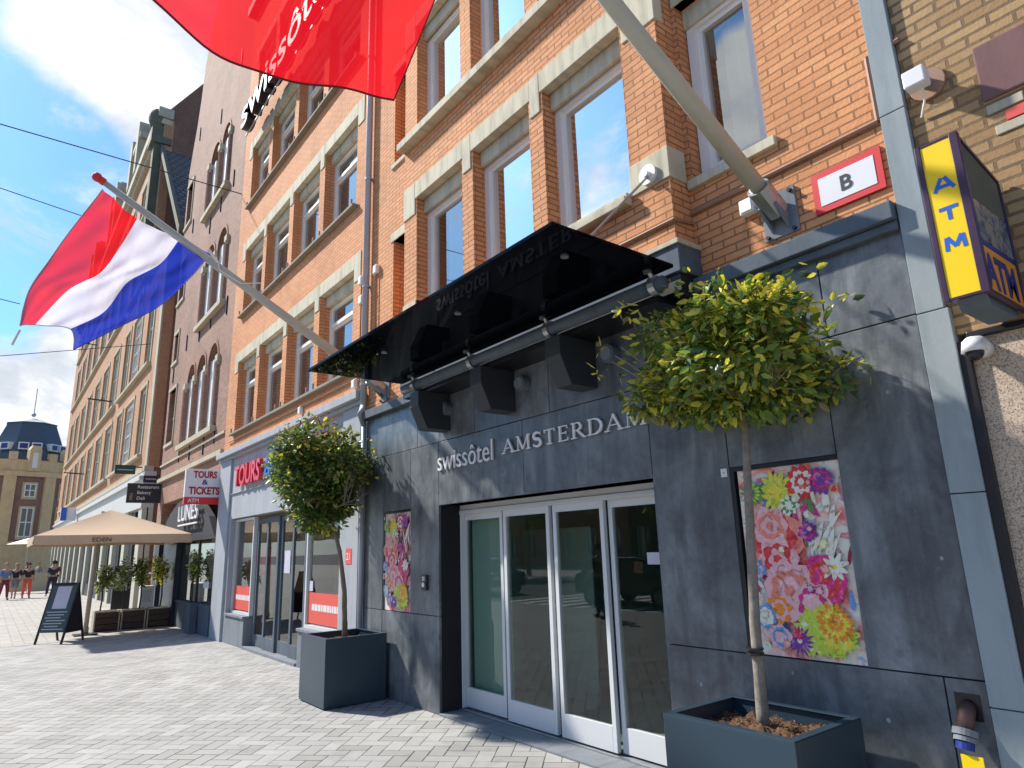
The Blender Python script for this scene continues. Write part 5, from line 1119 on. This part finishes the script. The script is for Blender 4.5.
def potted_tree(name,label,base,z0,crown,rad,trunkpts,tr,n,size,seed,bark,weights,tb,clumps):
    rng=random.Random(seed)
    t=thing(name,label,'tree',(base[0],base[1],z0))
    tk=MB(); pts=[Vector(p) for p in trunkpts]; rr=[tr*(1.25-.55*i/(len(pts)-1)) for i in range(len(pts))]
    # subdivide trunk with wobble
    pp=[];pr=[]
    for i in range(len(pts)-1):
        for k in range(6):
            u=k/6; p=pts[i].lerp(pts[i+1],u); w=tr*.07; pp.append(p+Vector((rng.uniform(-w,w),rng.uniform(-w,w),0))); pr.append((rr[i]*(1-u)+rr[i+1]*u)*rng.uniform(.97,1.04))
    pp.append(pts[-1]);pr.append(rr[-1])
    tk.tube(pp,pr,12)
    obj('trunk',tk,bark,t,smooth=True)
    br=MB(); C0=Vector(crown)
    for i in range(22):
        a=rng.uniform(0,6.28); e=rng.uniform(-.1,1.1); d=Vector((math.cos(a)*math.cos(e)*rad[0],math.sin(a)*math.cos(e)*rad[1],math.sin(e)*rad[2]*.9))
        s=pts[-1]-Vector((0,0,rng.uniform(0,.06))); m=s+d*.45+Vector((0,0,.05)); br.tube([s,m,C0+d*.85],[tr*.5,tr*.3,tr*.1],6)
        for q in range(3):
            dd=Vector((rng.uniform(-1,1),rng.uniform(-1,1),rng.uniform(-.2,1))).normalized()*.16; br.tube([m,m+dd+d*.2],[tr*.2,tr*.08],5)
    obj('branch',br,bark,t)
    cs=[]
    for i in range(clumps):
        while True:
            d=Vector((rng.uniform(-1,1),rng.uniform(-1,1),rng.uniform(-1,1)))
            if d.length<1: break
        d=d.normalized()*(.35+.5*rng.random()); rs=rng.uniform(.26,.44)
        cs.append(((C0.x+d.x*rad[0],C0.y+d.y*rad[1],C0.z+d.z*rad[2]),(rad[0]*rs,rad[1]*rs,rad[2]*rs*1.05)))
    cs.append((tuple(C0),(rad[0]*.55,rad[1]*.55,rad[2]*.5)))
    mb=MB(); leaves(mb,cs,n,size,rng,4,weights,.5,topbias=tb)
    # stray shoots
    for i in range(46):
        a=rng.uniform(0,6.28); e=rng.uniform(-.3,1.4); d=Vector((math.cos(a)*math.cos(e),math.sin(a)*math.cos(e),math.sin(e))); s=C0+Vector((d.x*rad[0],d.y*rad[1],d.z*rad[2]))*.92; tip=s+(d+Vector((0,0,.5)))*rng.uniform(.04,.12)
        leaves(mb,[(tuple(tip),(.035,.035,.05))],6,size*.9,rng,4,(1,3,3,2),.5)
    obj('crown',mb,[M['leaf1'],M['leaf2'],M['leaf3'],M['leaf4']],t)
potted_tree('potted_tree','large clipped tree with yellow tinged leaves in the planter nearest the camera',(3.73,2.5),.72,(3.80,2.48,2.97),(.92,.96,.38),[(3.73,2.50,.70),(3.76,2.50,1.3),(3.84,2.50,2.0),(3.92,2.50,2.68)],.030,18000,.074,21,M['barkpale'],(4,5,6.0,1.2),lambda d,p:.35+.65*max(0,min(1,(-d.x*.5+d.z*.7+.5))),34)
potted_tree('potted_tree','smaller round tree in the planter left of the entrance, dark leaves',(3.74,8.45),.72,(3.44,8.72,2.80),(.80,.82,.72),[(3.74,8.46,.70),(3.72,8.48,1.3),(3.66,8.52,1.8),(3.52,8.62,2.4)],.030,14000,.080,4,M['bark'],(7,4,1.6,2.2),lambda d,p:.5,34)
# ties on the near trunk
tag(obj('trunk_tie',MB().tube([(3.73,2.50,1.12),(3.73,2.50,1.135)],.052,12).tube([(3.73,2.50,1.15),(3.73,2.50,1.16)],.052,12),M['black']),'black wire tie wound around the trunk of the large clipped tree','tie')
# ============================================================ PARASOL AND TERRACE
pa=thing('market_parasol','large square tan market parasol on a pale wooden mast','parasol',(2.11,20.2,0))
cx_,cy_,hs=2.37,20.1,1.62; ze,za=2.36,3.03
mb=MB(); apex=Vector((cx_,cy_,za)); N=12
cor=[Vector((cx_-hs,cy_-hs,ze)),Vector((cx_+hs,cy_-hs,ze)),Vector((cx_+hs,cy_+hs,ze)),Vector((cx_-hs,cy_+hs,ze))]
for k in range(4):
    a,b=cor[k],cor[(k+1)%4]
    for i in range(N):
        for j in range(N):
            def pt(u,v):
                e=a.lerp(b,u); p=apex.lerp(e,v); p.z-=.05*math.sin(math.pi*v)*math.sin(math.pi*u) ; return p
            mb.face([pt(i/N,j/N),pt((i+1)/N,j/N),pt((i+1)/N,(j+1)/N),pt(i/N,(j+1)/N)])
cvs=obj('canopy',mb,M['awn'],pa)
mb=MB()
for k in range(4):
    a,b=cor[k],cor[(k+1)%4]; nrm=Vector(((a+b).x/2-cx_,(a+b).y/2-cy_,0)).normalized()
    for i in range(24):
        u,u2=i/24,(i+1)/24; w=lambda q:nrm*(.025*math.sin(q*17+k)); dz=lambda q:Vector((0,0,-.20-.015*math.sin(q*9+k)))
        p=a.lerp(b,u);q_=a.lerp(b,u2); mb.face([p+Vector((0,0,.002)),q_+Vector((0,0,.002)),q_+w(u2)+dz(u2),p+w(u)+dz(u)])
vl=obj('valance',mb,M['awn'],pa)
obj('valance_lettering',textmesh('EDEN',.10,(1.85,cy_-hs-.035,2.2),FY,.003,.38,0),M['soil'],vl)
obj('mast',MB().tube([(2.11,20.2,.04),(2.11+.04,20.2,2.2),(2.2,20.18,3.0)],.052,14).tube([(2.11,20.2,.0),(2.11,20.2,.18)],.07,12),M['wood'],pa,smooth=True)
obj('base_plate',MB().box(1.86,2.36,19.95,20.45,.004,.03),M['black'],pa)
for c in cor: obj('rib',MB().tube([tuple(Vector((2.2,20.15,2.95))),tuple(c+Vector((0,0,-.03)))],.018,6).tube([(2.14,20.18,2.2),tuple(Vector((2.2,20.15,2.95)).lerp(c,.5)+Vector((0,0,-.03)))],.015,6),M['wood'],pa)
# A-board
ab=thing('sandwich_board','grey chalkboard sandwich board with a poster standing left of the parasol mast','sandwich board',(1.50,19.0,0),R(-42))
hw_=.33; zt=1.30; yb_=.36; LN=yb_/zt
def fb_(z,o=0): return -yb_+z*LN-o
def bar(x0,x1,sg,z0,z1,tk,off=0): return [(x0,sg*(-yb_+z0*LN)+0,z0),(x1,sg*(-yb_+z0*LN),z0),(x1,sg*(-yb_+z1*LN),z1),(x0,sg*(-yb_+z1*LN),z1)]
obj('front_board',MB().prism(bar(-hw_+.04,hw_-.04,1,.24,zt-.05,0),(0,.02,0)),M['board'],ab,local=True)
obj('frame',MB().prism(bar(-hw_,-hw_+.04,1,0,zt,0),(0,.035,0)).prism(bar(hw_-.04,hw_,1,0,zt,0),(0,.035,0)).prism(bar(-hw_,-hw_+.04,-1,0,zt,0),(0,-.03,0)).prism(bar(hw_-.04,hw_,-1,0,zt,0),(0,-.03,0)).box(-hw_+.04,hw_-.04,-.02,.02,zt-.05,zt),M['black'],ab,local=True)
obj('back_board',MB().prism(bar(-hw_+.04,hw_-.04,-1,.24,zt-.05,0),(0,-.02,0)),M['blackp'],ab,local=True)
obj('side_triangle',MB().prism([(hw_-.01,-.27,.22),(hw_-.01,.27,.22),(hw_-.01,0,zt-.04)],(-.006,0,0)),M['blackp'],ab,local=True)  # dark triangle closing the side between the two boards
def sh(x0,x1,z0,z1,e): return [(x0,fb_(z0,e),z0),(x1,fb_(z0,e),z0),(x1,fb_(z1,e),z1),(x0,fb_(z1,e),z1)]
obj('poster_sheet',MB().prism(sh(-.16,.18,.74,1.22,.004),(0,.003,0)),M['paper'],ab,local=True)
mb=MB()
for i,z in enumerate((.66,.60,.54,.48,.42,.36,.30)): mb.prism(sh(-.25+.04*(i%2),.24-.06*(i%3),z,z+.018,.003),(0,.002,0))
obj('chalk_lines',mb,M['chalk'],ab,local=True)
# planter boxes with shrubs
for k,(x0,x1) in enumerate(((2.32,2.90),(2.93,3.50),(3.53,4.10))):
    names=('left-most','middle','right-most')
    t=thing('wooden_planter_box','dark wooden planter box under the parasol, %s of the three'%names[k],'planter',((x0+x1)/2,20.9,0),0,'wooden planter boxes under the parasol')
    mb=MB()
    for z in (.03,.18,.33): mb.box(x0+.03,x1-.03,20.7,20.73,z,z+.13,0)
    mb.box(x0,x0+.03,20.69,21.1,0,.5,1).box(x1-.03,x1,20.69,21.1,0,.5,1).box(x0,x1,20.68,20.73,.47,.5,1).box(x0,x1,21.07,21.1,0,.5,1)
    obj('planter_box',mb,[M['darkwood'],M['palewood']],t); obj('soil',MB().box(x0+.03,x1-.03,20.73,21.07,.3,.42),M['soil'],t)
rng=random.Random(9)
for k,(x,hh,r_,lab) in enumerate(((2.45,1.35,.30,'small bushy potted shrub left-most under the parasol'),(2.95,1.42,.34,'flowering white tinged shrub in the middle under the parasol'),(3.35,1.45,.28,'slim shrub between the flowering and the yellow green one'),(3.85,1.45,.38,'yellow green round shrub right-most under the parasol'))):
    t=thing('potted_shrub',lab,'shrub',(x,20.9,.42),0,'shrubs in wooden planter boxes')
    obj('stem',MB().tube([(x,20.9,.4),(x+.03,20.9,.8),(x,20.9,hh)],.02,6),M['barkdark'],t)
    mb=MB(); leaves(mb,[((x+rng.uniform(-.12,.12),20.9+rng.uniform(-.1,.1),hh+rng.uniform(-.25,.25)),(r_*.6,r_*.6,r_*.8)) for _ in range(6)],620,.09,rng,4,((4,3,1,2),(3,2,1,5),(5,3,1,1),(2,3,6,1))[k])
    obj('foliage',mb,[M['leaf1'],M['leaf2'],M['leaf3'],M['curtain'] if k==1 else M['leaf4']],t)
t=thing('shop_plant','small green tree standing inside the shop window right of the navy column','plant',(W-.02,18.2,0)); obj('stem',MB().tube([(W-.12,18.25,.68),(W-.12,18.25,1.3)],.015,6),M['barkdark'],t)
mb=MB(); leaves(mb,[((W-.13,18.25,1.6),(.12,.28,.35))],420,.08,rng); obj('foliage',mb,[M['leaf1'],M['leaf2'],M['leaf3'],M['leaf4']],t)
t=thing('shop_planter','low dark box below the green plant at the brown building','planter',(W-.12,18.25,.6)); obj('box',MB().box(W-.2,W-.04,18.0,18.5,.0,.68),M['darkledge'],t); obj('rim',MB().box(W-.21,W-.03,17.99,18.51,.66,.7),M['darkledge'],t)
t=thing('utility_cabinet','pale grey cabinet standing behind the wooden planter boxes','cabinet',(3.6,21.4,0)); obj('cabinet',MB().box(3.42,3.75,21.3,21.6,0,1.05),M['white_s'],t,bevel=.02); obj('screen',MB().box(3.48,3.69,21.294,21.299,.62,.95),M['steel'],t)
t=thing('menu_stand','tall black menu board standing behind the planter boxes','menu board',(3.0,21.6,0)); obj('board',MB().box(2.78,3.22,21.6,21.66,.3,1.6),M['blackp'],t); obj('leg',MB().box(2.80,2.84,21.58,21.68,0,.3).box(3.16,3.2,21.58,21.68,0,.3),M['black'],t); obj('notice',MB().box(3.02,3.12,21.593,21.598,.95,1.15),M['white_s'],t)
# ============================================================ PEOPLE
def skin_mesh(nodes,edges,sub=1):
    me=bpy.data.meshes.new('s'); me.from_pydata([n[0] for n in nodes],edges,[]); o=bpy.data.objects.new('s',me); C.objects.link(o)
    o.modifiers.new('sk','SKIN'); 
    for i,v in enumerate(me.skin_vertices[0].data): v.radius=nodes[i][1] if isinstance(nodes[i][1],tuple) else (nodes[i][1],)*2; v.use_root=(i==0)
    s=o.modifiers.new('sb','SUBSURF'); s.levels=sub; s.render_levels=sub
    dg=bpy.context.evaluated_depsgraph_get(); m2=bpy.data.meshes.new_from_object(o.evaluated_get(dg)); bpy.data.objects.remove(o)
    mb=MB(); mb.v=[tuple(v.co) for v in m2.vertices]; mb.f=[tuple(p.vertices) for p in m2.polygons]; mb.m=[0]*len(mb.f); return mb
def person(loc,rz,label,top,trou,hair,h=1.75,stride=.25,arm=.2,legs_bare=False,longh=False,shoes=None):
    k=h/1.75; t=thing('person',label,'person',loc,rz)
    S=lambda x,y,z:(x*k,y*k,z*k)
    st=stride
    def fingers(sx,wx,wy,wz): 
        out=[]
        return out
    nodes=[(S(0,0,.95),(.15,.10)),(S(0,0,1.15),(.13,.09)),(S(0,0,1.38),(.155,.095)),(S(0,0,1.48),.055),(S(0,.01,1.54),.052),(S(0,.01,1.62),(.078,.09)),(S(0,0.01,1.70),(.07,.08)),
      (S(-.10,0,.88),.085),(S(-.10,st*.5,.50),.06),(S(-.10,st*.8,.09),.038),(S(-.10,st*.8+.14,.03),.034),
      (S(.10,0,.88),.085),(S(.10,-st*.3,.50),.06),(S(.10,-st*1.0,.10),.038),(S(.10,-st*1.0+.14,.03),.034),
      (S(-.19,0,1.40),.05),(S(-.24,-arm*.3,1.13),.042),(S(-.25,-arm*.2+.08,.90),.03),(S(-.25,-arm*.2+.12,.80),(.035,.018)),
      (S(.19,0,1.40),.05),(S(.24,arm*.3,1.13),.042),(S(.25,arm*.6+.1,.93),.03),(S(.25,arm*.7+.15,.84),(.035,.018))]
    ed=[(0,1),(1,2),(2,3),(3,4),(4,5),(5,6),(0,7),(7,8),(8,9),(9,10),(0,11),(11,12),(12,13),(13,14),(2,15),(15,16),(16,17),(17,18),(2,19),(19,20),(20,21),(21,22)]
    obj('body',skin_mesh(nodes,ed),M['skin'],t,local=True,smooth=True)
    g=.018
    def cl(idx,edges,mat,name,extra=g):
        mp={j:i for i,j in enumerate(idx)}; nn=[]
        for j in idx:
            r=nodes[j][1]; r=r if isinstance(r,tuple) else (r,r); nn.append((nodes[j][0],(r[0]+extra,r[1]+extra)))
        obj(name,skin_mesh(nn,[(mp[a],mp[b]) for a,b in edges]),mat,t,local=True,smooth=True)
    cl([0,1,2,15,16,19,20],[(0,1),(1,2),(2,15),(15,16),(2,19),(19,20)],top,'top')
    if legs_bare: cl([0,7,8,11,12],[(0,7),(7,8),(0,11),(11,12)],trou,'shorts',.03)
    else: cl([0,7,8,9,11,12,13],[(0,7),(7,8),(8,9),(0,11),(11,12),(12,13)],trou,'trousers',.022)
    hb=MB().ball(S(0,-.035,1.695),.108*k,12,8,sc=(.92,1.02,.98))
    if longh: hb.ball(S(0,-.06,1.56),.09*k,10,6,sc=(1,.6,1.6))
    obj('hair',hb,hair,t,local=True,smooth=True)
    obj('shoes',MB().ball(S(-.10,st*.8+.08,.045),.07*k,10,6,sc=(.65,1.9,.6)).ball(S(.10,-st*1.0+.08,.045),.07*k,10,6,sc=(.65,1.9,.6)),shoes or M['blackp'],t,local=True,smooth=True)
    return t
cblue=plain('denim_blue',(.10,.20,.40),.8); cmar=plain('maroon_cloth',(.20,.03,.04),.8); cgrey=plain('grey_cloth',(.22,.24,.26),.8); ccoral=plain('coral_cloth',(.75,.13,.08),.8); cnavy=plain('navy_cloth',(.02,.03,.07),.8); cdark=plain('dark_cloth',(.02,.022,.02),.8); cwhite=plain('white_shoes',(.7,.7,.7),.6)
person((.78,42.6,0),R(200),'person in a pale blue jacket and maroon trousers walking at the left edge',cblue,cmar,M['hairb'])
person((1.22,43.6,0),R(170),'person in a dark top and grey shorts, bare legs, second from left',cdark,cgrey,M['hairb'],1.7,legs_bare=True,longh=True)
person((1.72,43.2,0),R(190),'person in a black top with coral red trousers, third from left',cdark,ccoral,M['hair'],1.72,longh=True)
person((2.80,43.8,0),R(20),'person in dark navy clothes and white shoes walking near the tan building',cnavy,cnavy,M['hair'],1.8,shoes=cwhite)
person((2.15,58,0),R(90),'person in dark clothes far down the street between two walkers',cmar,cnavy,M['hair'],1.75)
person((2.75,56,0),R(-60),'person in grey far behind the navy walker',cgrey,cdark,M['hairb'],1.75)
person((3.45,52,0),R(-20),'person in a maroon top far off close to the shop piers',cmar,cdark,M['hair'],1.75)
person((-3.2,12.4,0),R(0),'person in dark clothes walking by the kerb, mirrored in the doors',cdark,cnavy,M['hair'],1.78)
# low terrace screens far off
for (x,y,l) in ((1.55,50,'pale terrace screen far behind the walkers, left one'),(2.55,49,'pale terrace screen far behind the walkers, right one')):
    t=thing('terrace_screen',l,'screen',(x,y,0),0,'pale terrace screens'); obj('panel',MB().box(x-.45,x+.45,y,y+.05,.1,1.15),M['palewood'],t); obj('post',MB().box(x-.48,x-.45,y-.02,y+.07,0,1.2).box(x+.45,x+.48,y-.02,y+.07,0,1.2),M['white'],t)
# distant white parasol
t=thing('small_parasol','small white parasol far down the street beyond the tan one','parasol',(2.0,56,0))
c=MB(); n=8
for i in range(n): c.face([(2.0,56,3.35),(2.0+1.2*math.cos(i*math.pi/4),56+1.2*math.sin(i*math.pi/4),2.95),(2.0+1.2*math.cos((i+1)*math.pi/4),56+1.2*math.sin((i+1)*math.pi/4),2.95)])
obj('canopy',c,M['white'],t); obj('mast',MB().tube([(2.0,56,0),(2.0,56,3.3)],.03,6),M['wood'],t)
# ============================================================ WIRES
def wire(p1,p2,y1,y2,ext,label,x2=W):
    a=ony(p1[0],p1[1],y1); b=ony(p2[0],p2[1],y2); d=(b-a)
    pts=[]
    A=a-d*ext; Bp=b
    for i in range(17):
        u=i/16; p=A.lerp(Bp,u); pts.append(p)
    tag(obj('overhead_cable',MB().tube(pts,.014,5),M['black']),label,'cable',)
wire((0,124),(245,195),17,17,4,'upper overhead cable crossing the sky to the brown gabled building')
wire((0,188),(82,216),22,22,5,'second overhead cable from top, ending behind the Dutch flag')
wire((0,299),(20,304),24,24,8,'third overhead cable, left of the red corner of the flag')
wire((0,356),(175,342),30,30,6,'lowest overhead cable in front of the white cloud')
# ============================================================ OPPOSITE SIDE (seen in the door and window glass)
def opp(y0,y1,h,mat,label,cat='building'):
    X=-30; t=thing('opposite_building',label,cat,(X-4,(y0+y1)/2,0))
    cs=[]; y=y0+1.0
    while y+1.4<y1: cs.append((y,y+1.3)); y+=2.6
    zr=[(0.6,3.0)]+[(4.2+3.2*k,6.4+3.2*k) for k in range(int((h-4)/3.2))]
    holes=[(a,b,c,d) for a,b in cs for c,d in zr]
    m=MB().wallx(X-.3,.3,y0,y1,0,h,holes); obj('brick_wall',m,mat,t)
    f=MB(); g=MB()
    for a,b,c,d in holes: f.box(X-.2,X-.1,a,a+.1,c,d).box(X-.2,X-.1,b-.1,b,c,d).box(X-.2,X-.1,a,b,d-.1,d).box(X-.2,X-.1,a,b,c,c+.1).box(X-.2,X-.1,(a+b)/2-.04,(a+b)/2+.04,c,d); g.box(X-.25,X-.22,a,b,c,d)
    w=obj('window',f,M['white'],t); obj('pane',g,M['glass_left'],w); obj('roof',MB().box(X-9,X+.3,y0,y1,h,h+.4),M['roofslate'],t); obj('core',MB().box(X-9,X-.32,y0,y1,0,h),M['room'],t)
opp(2,20,11,M['brown'],'brown brick building across the road, first seen from the entrance'); opp(20.1,36,9.5,M['browndark'],'dark brick building across the road, middle one'); opp(36.1,62,11,M['tan'],'tan brick building across the road, farthest one')
def car(loc,rz,label,mat):
    t=thing('parked_car',label,'car',loc,rz,'cars on the road')
    prof=[(-2.2,.35),(-2.25,.62),(-2.1,.88),(-1.5,.96),(-.95,1.40),(-.5,1.48),(.75,1.47),(1.35,1.38),(1.95,1.0),(2.15,.95),(2.22,.6),(2.18,.35)]
    mb=MB(); mb.prism([(-.86,p[0],p[1]) for p in prof],(1.72,0,0)); obj('body',mb,mat,t,local=True,bevel=.06)
    gl=MB()
    for s in (-1,1): gl.prism([(s*.865,-1.35,.99),(s*.865,-.88,1.34),(s*.865,.75,1.40),(s*.865,1.25,1.32),(s*.865,1.55,1.02)],(s*.004,0,0))
    gl.prism([(-.7,-1.52,.99),(.7,-1.52,.99),(.62,-.99,1.395),(-.62,-.99,1.395)],(0,-.01,.01)).prism([(-.7,1.90,1.05),(.7,1.90,1.05),(.62,1.38,1.38),(-.62,1.38,1.38)],(0,.01,.01)); obj('window',gl,M['glass_up'],t,local=True)
    for s in (-1,1):
        for y in (-1.4,1.4):
            w=obj('wheel',MB().tube([(s*.70,y,.33),(s*.90,y,.33)],.33,20),M['tyre'],t,local=True); obj('rim',MB().tube([(s*.90,y,.33),(s*.91,y,.33)],.20,14),M['steel'],w,local=True)
        obj('headlight',MB().box(s*.78-.12,s*.78+.08,-2.24,-2.2,.62,.76),M['white_s'],t,local=True); obj('tail_light',MB().box(s*.78-.1,s*.78+.08,2.16,2.20,.7,.85),M['red'],t,local=True)
    return t
car((-7.6,15.0,-.126),R(0),'dark car on the road in front of the entrance',M['carpaint'])
car((-8.0,24.5,-.126),R(3),'dark car further along the road toward the tower',M['carpaint'])
rng=random.Random(77)
for i,(x,y,l) in enumerate(((-17.5,22,'street tree across the road opposite the tours shop'),(-17.5,33,'street tree across the road, second from the entrance'),(-17.5,46,'street tree across the road, farthest'))):
    t=thing('street_tree',l,'tree',(x,y,0),0,'street trees across the road'); obj('trunk',MB().tube([(x,y,0),(x+.1,y,1.5),(x,y,4)],[.18,.14,.09],10),M['bark'],t)
    mb=MB(); leaves(mb,[((x+rng.uniform(-1.2,1.2),y+rng.uniform(-1.2,1.2),4.6+rng.uniform(-1,1.2)),(1.0,1.0,.9)) for _ in range(9)],1500,.34,rng); obj('crown',mb,[M['leaf1'],M['leaf2'],M['leaf3'],M['leaf4']],t)
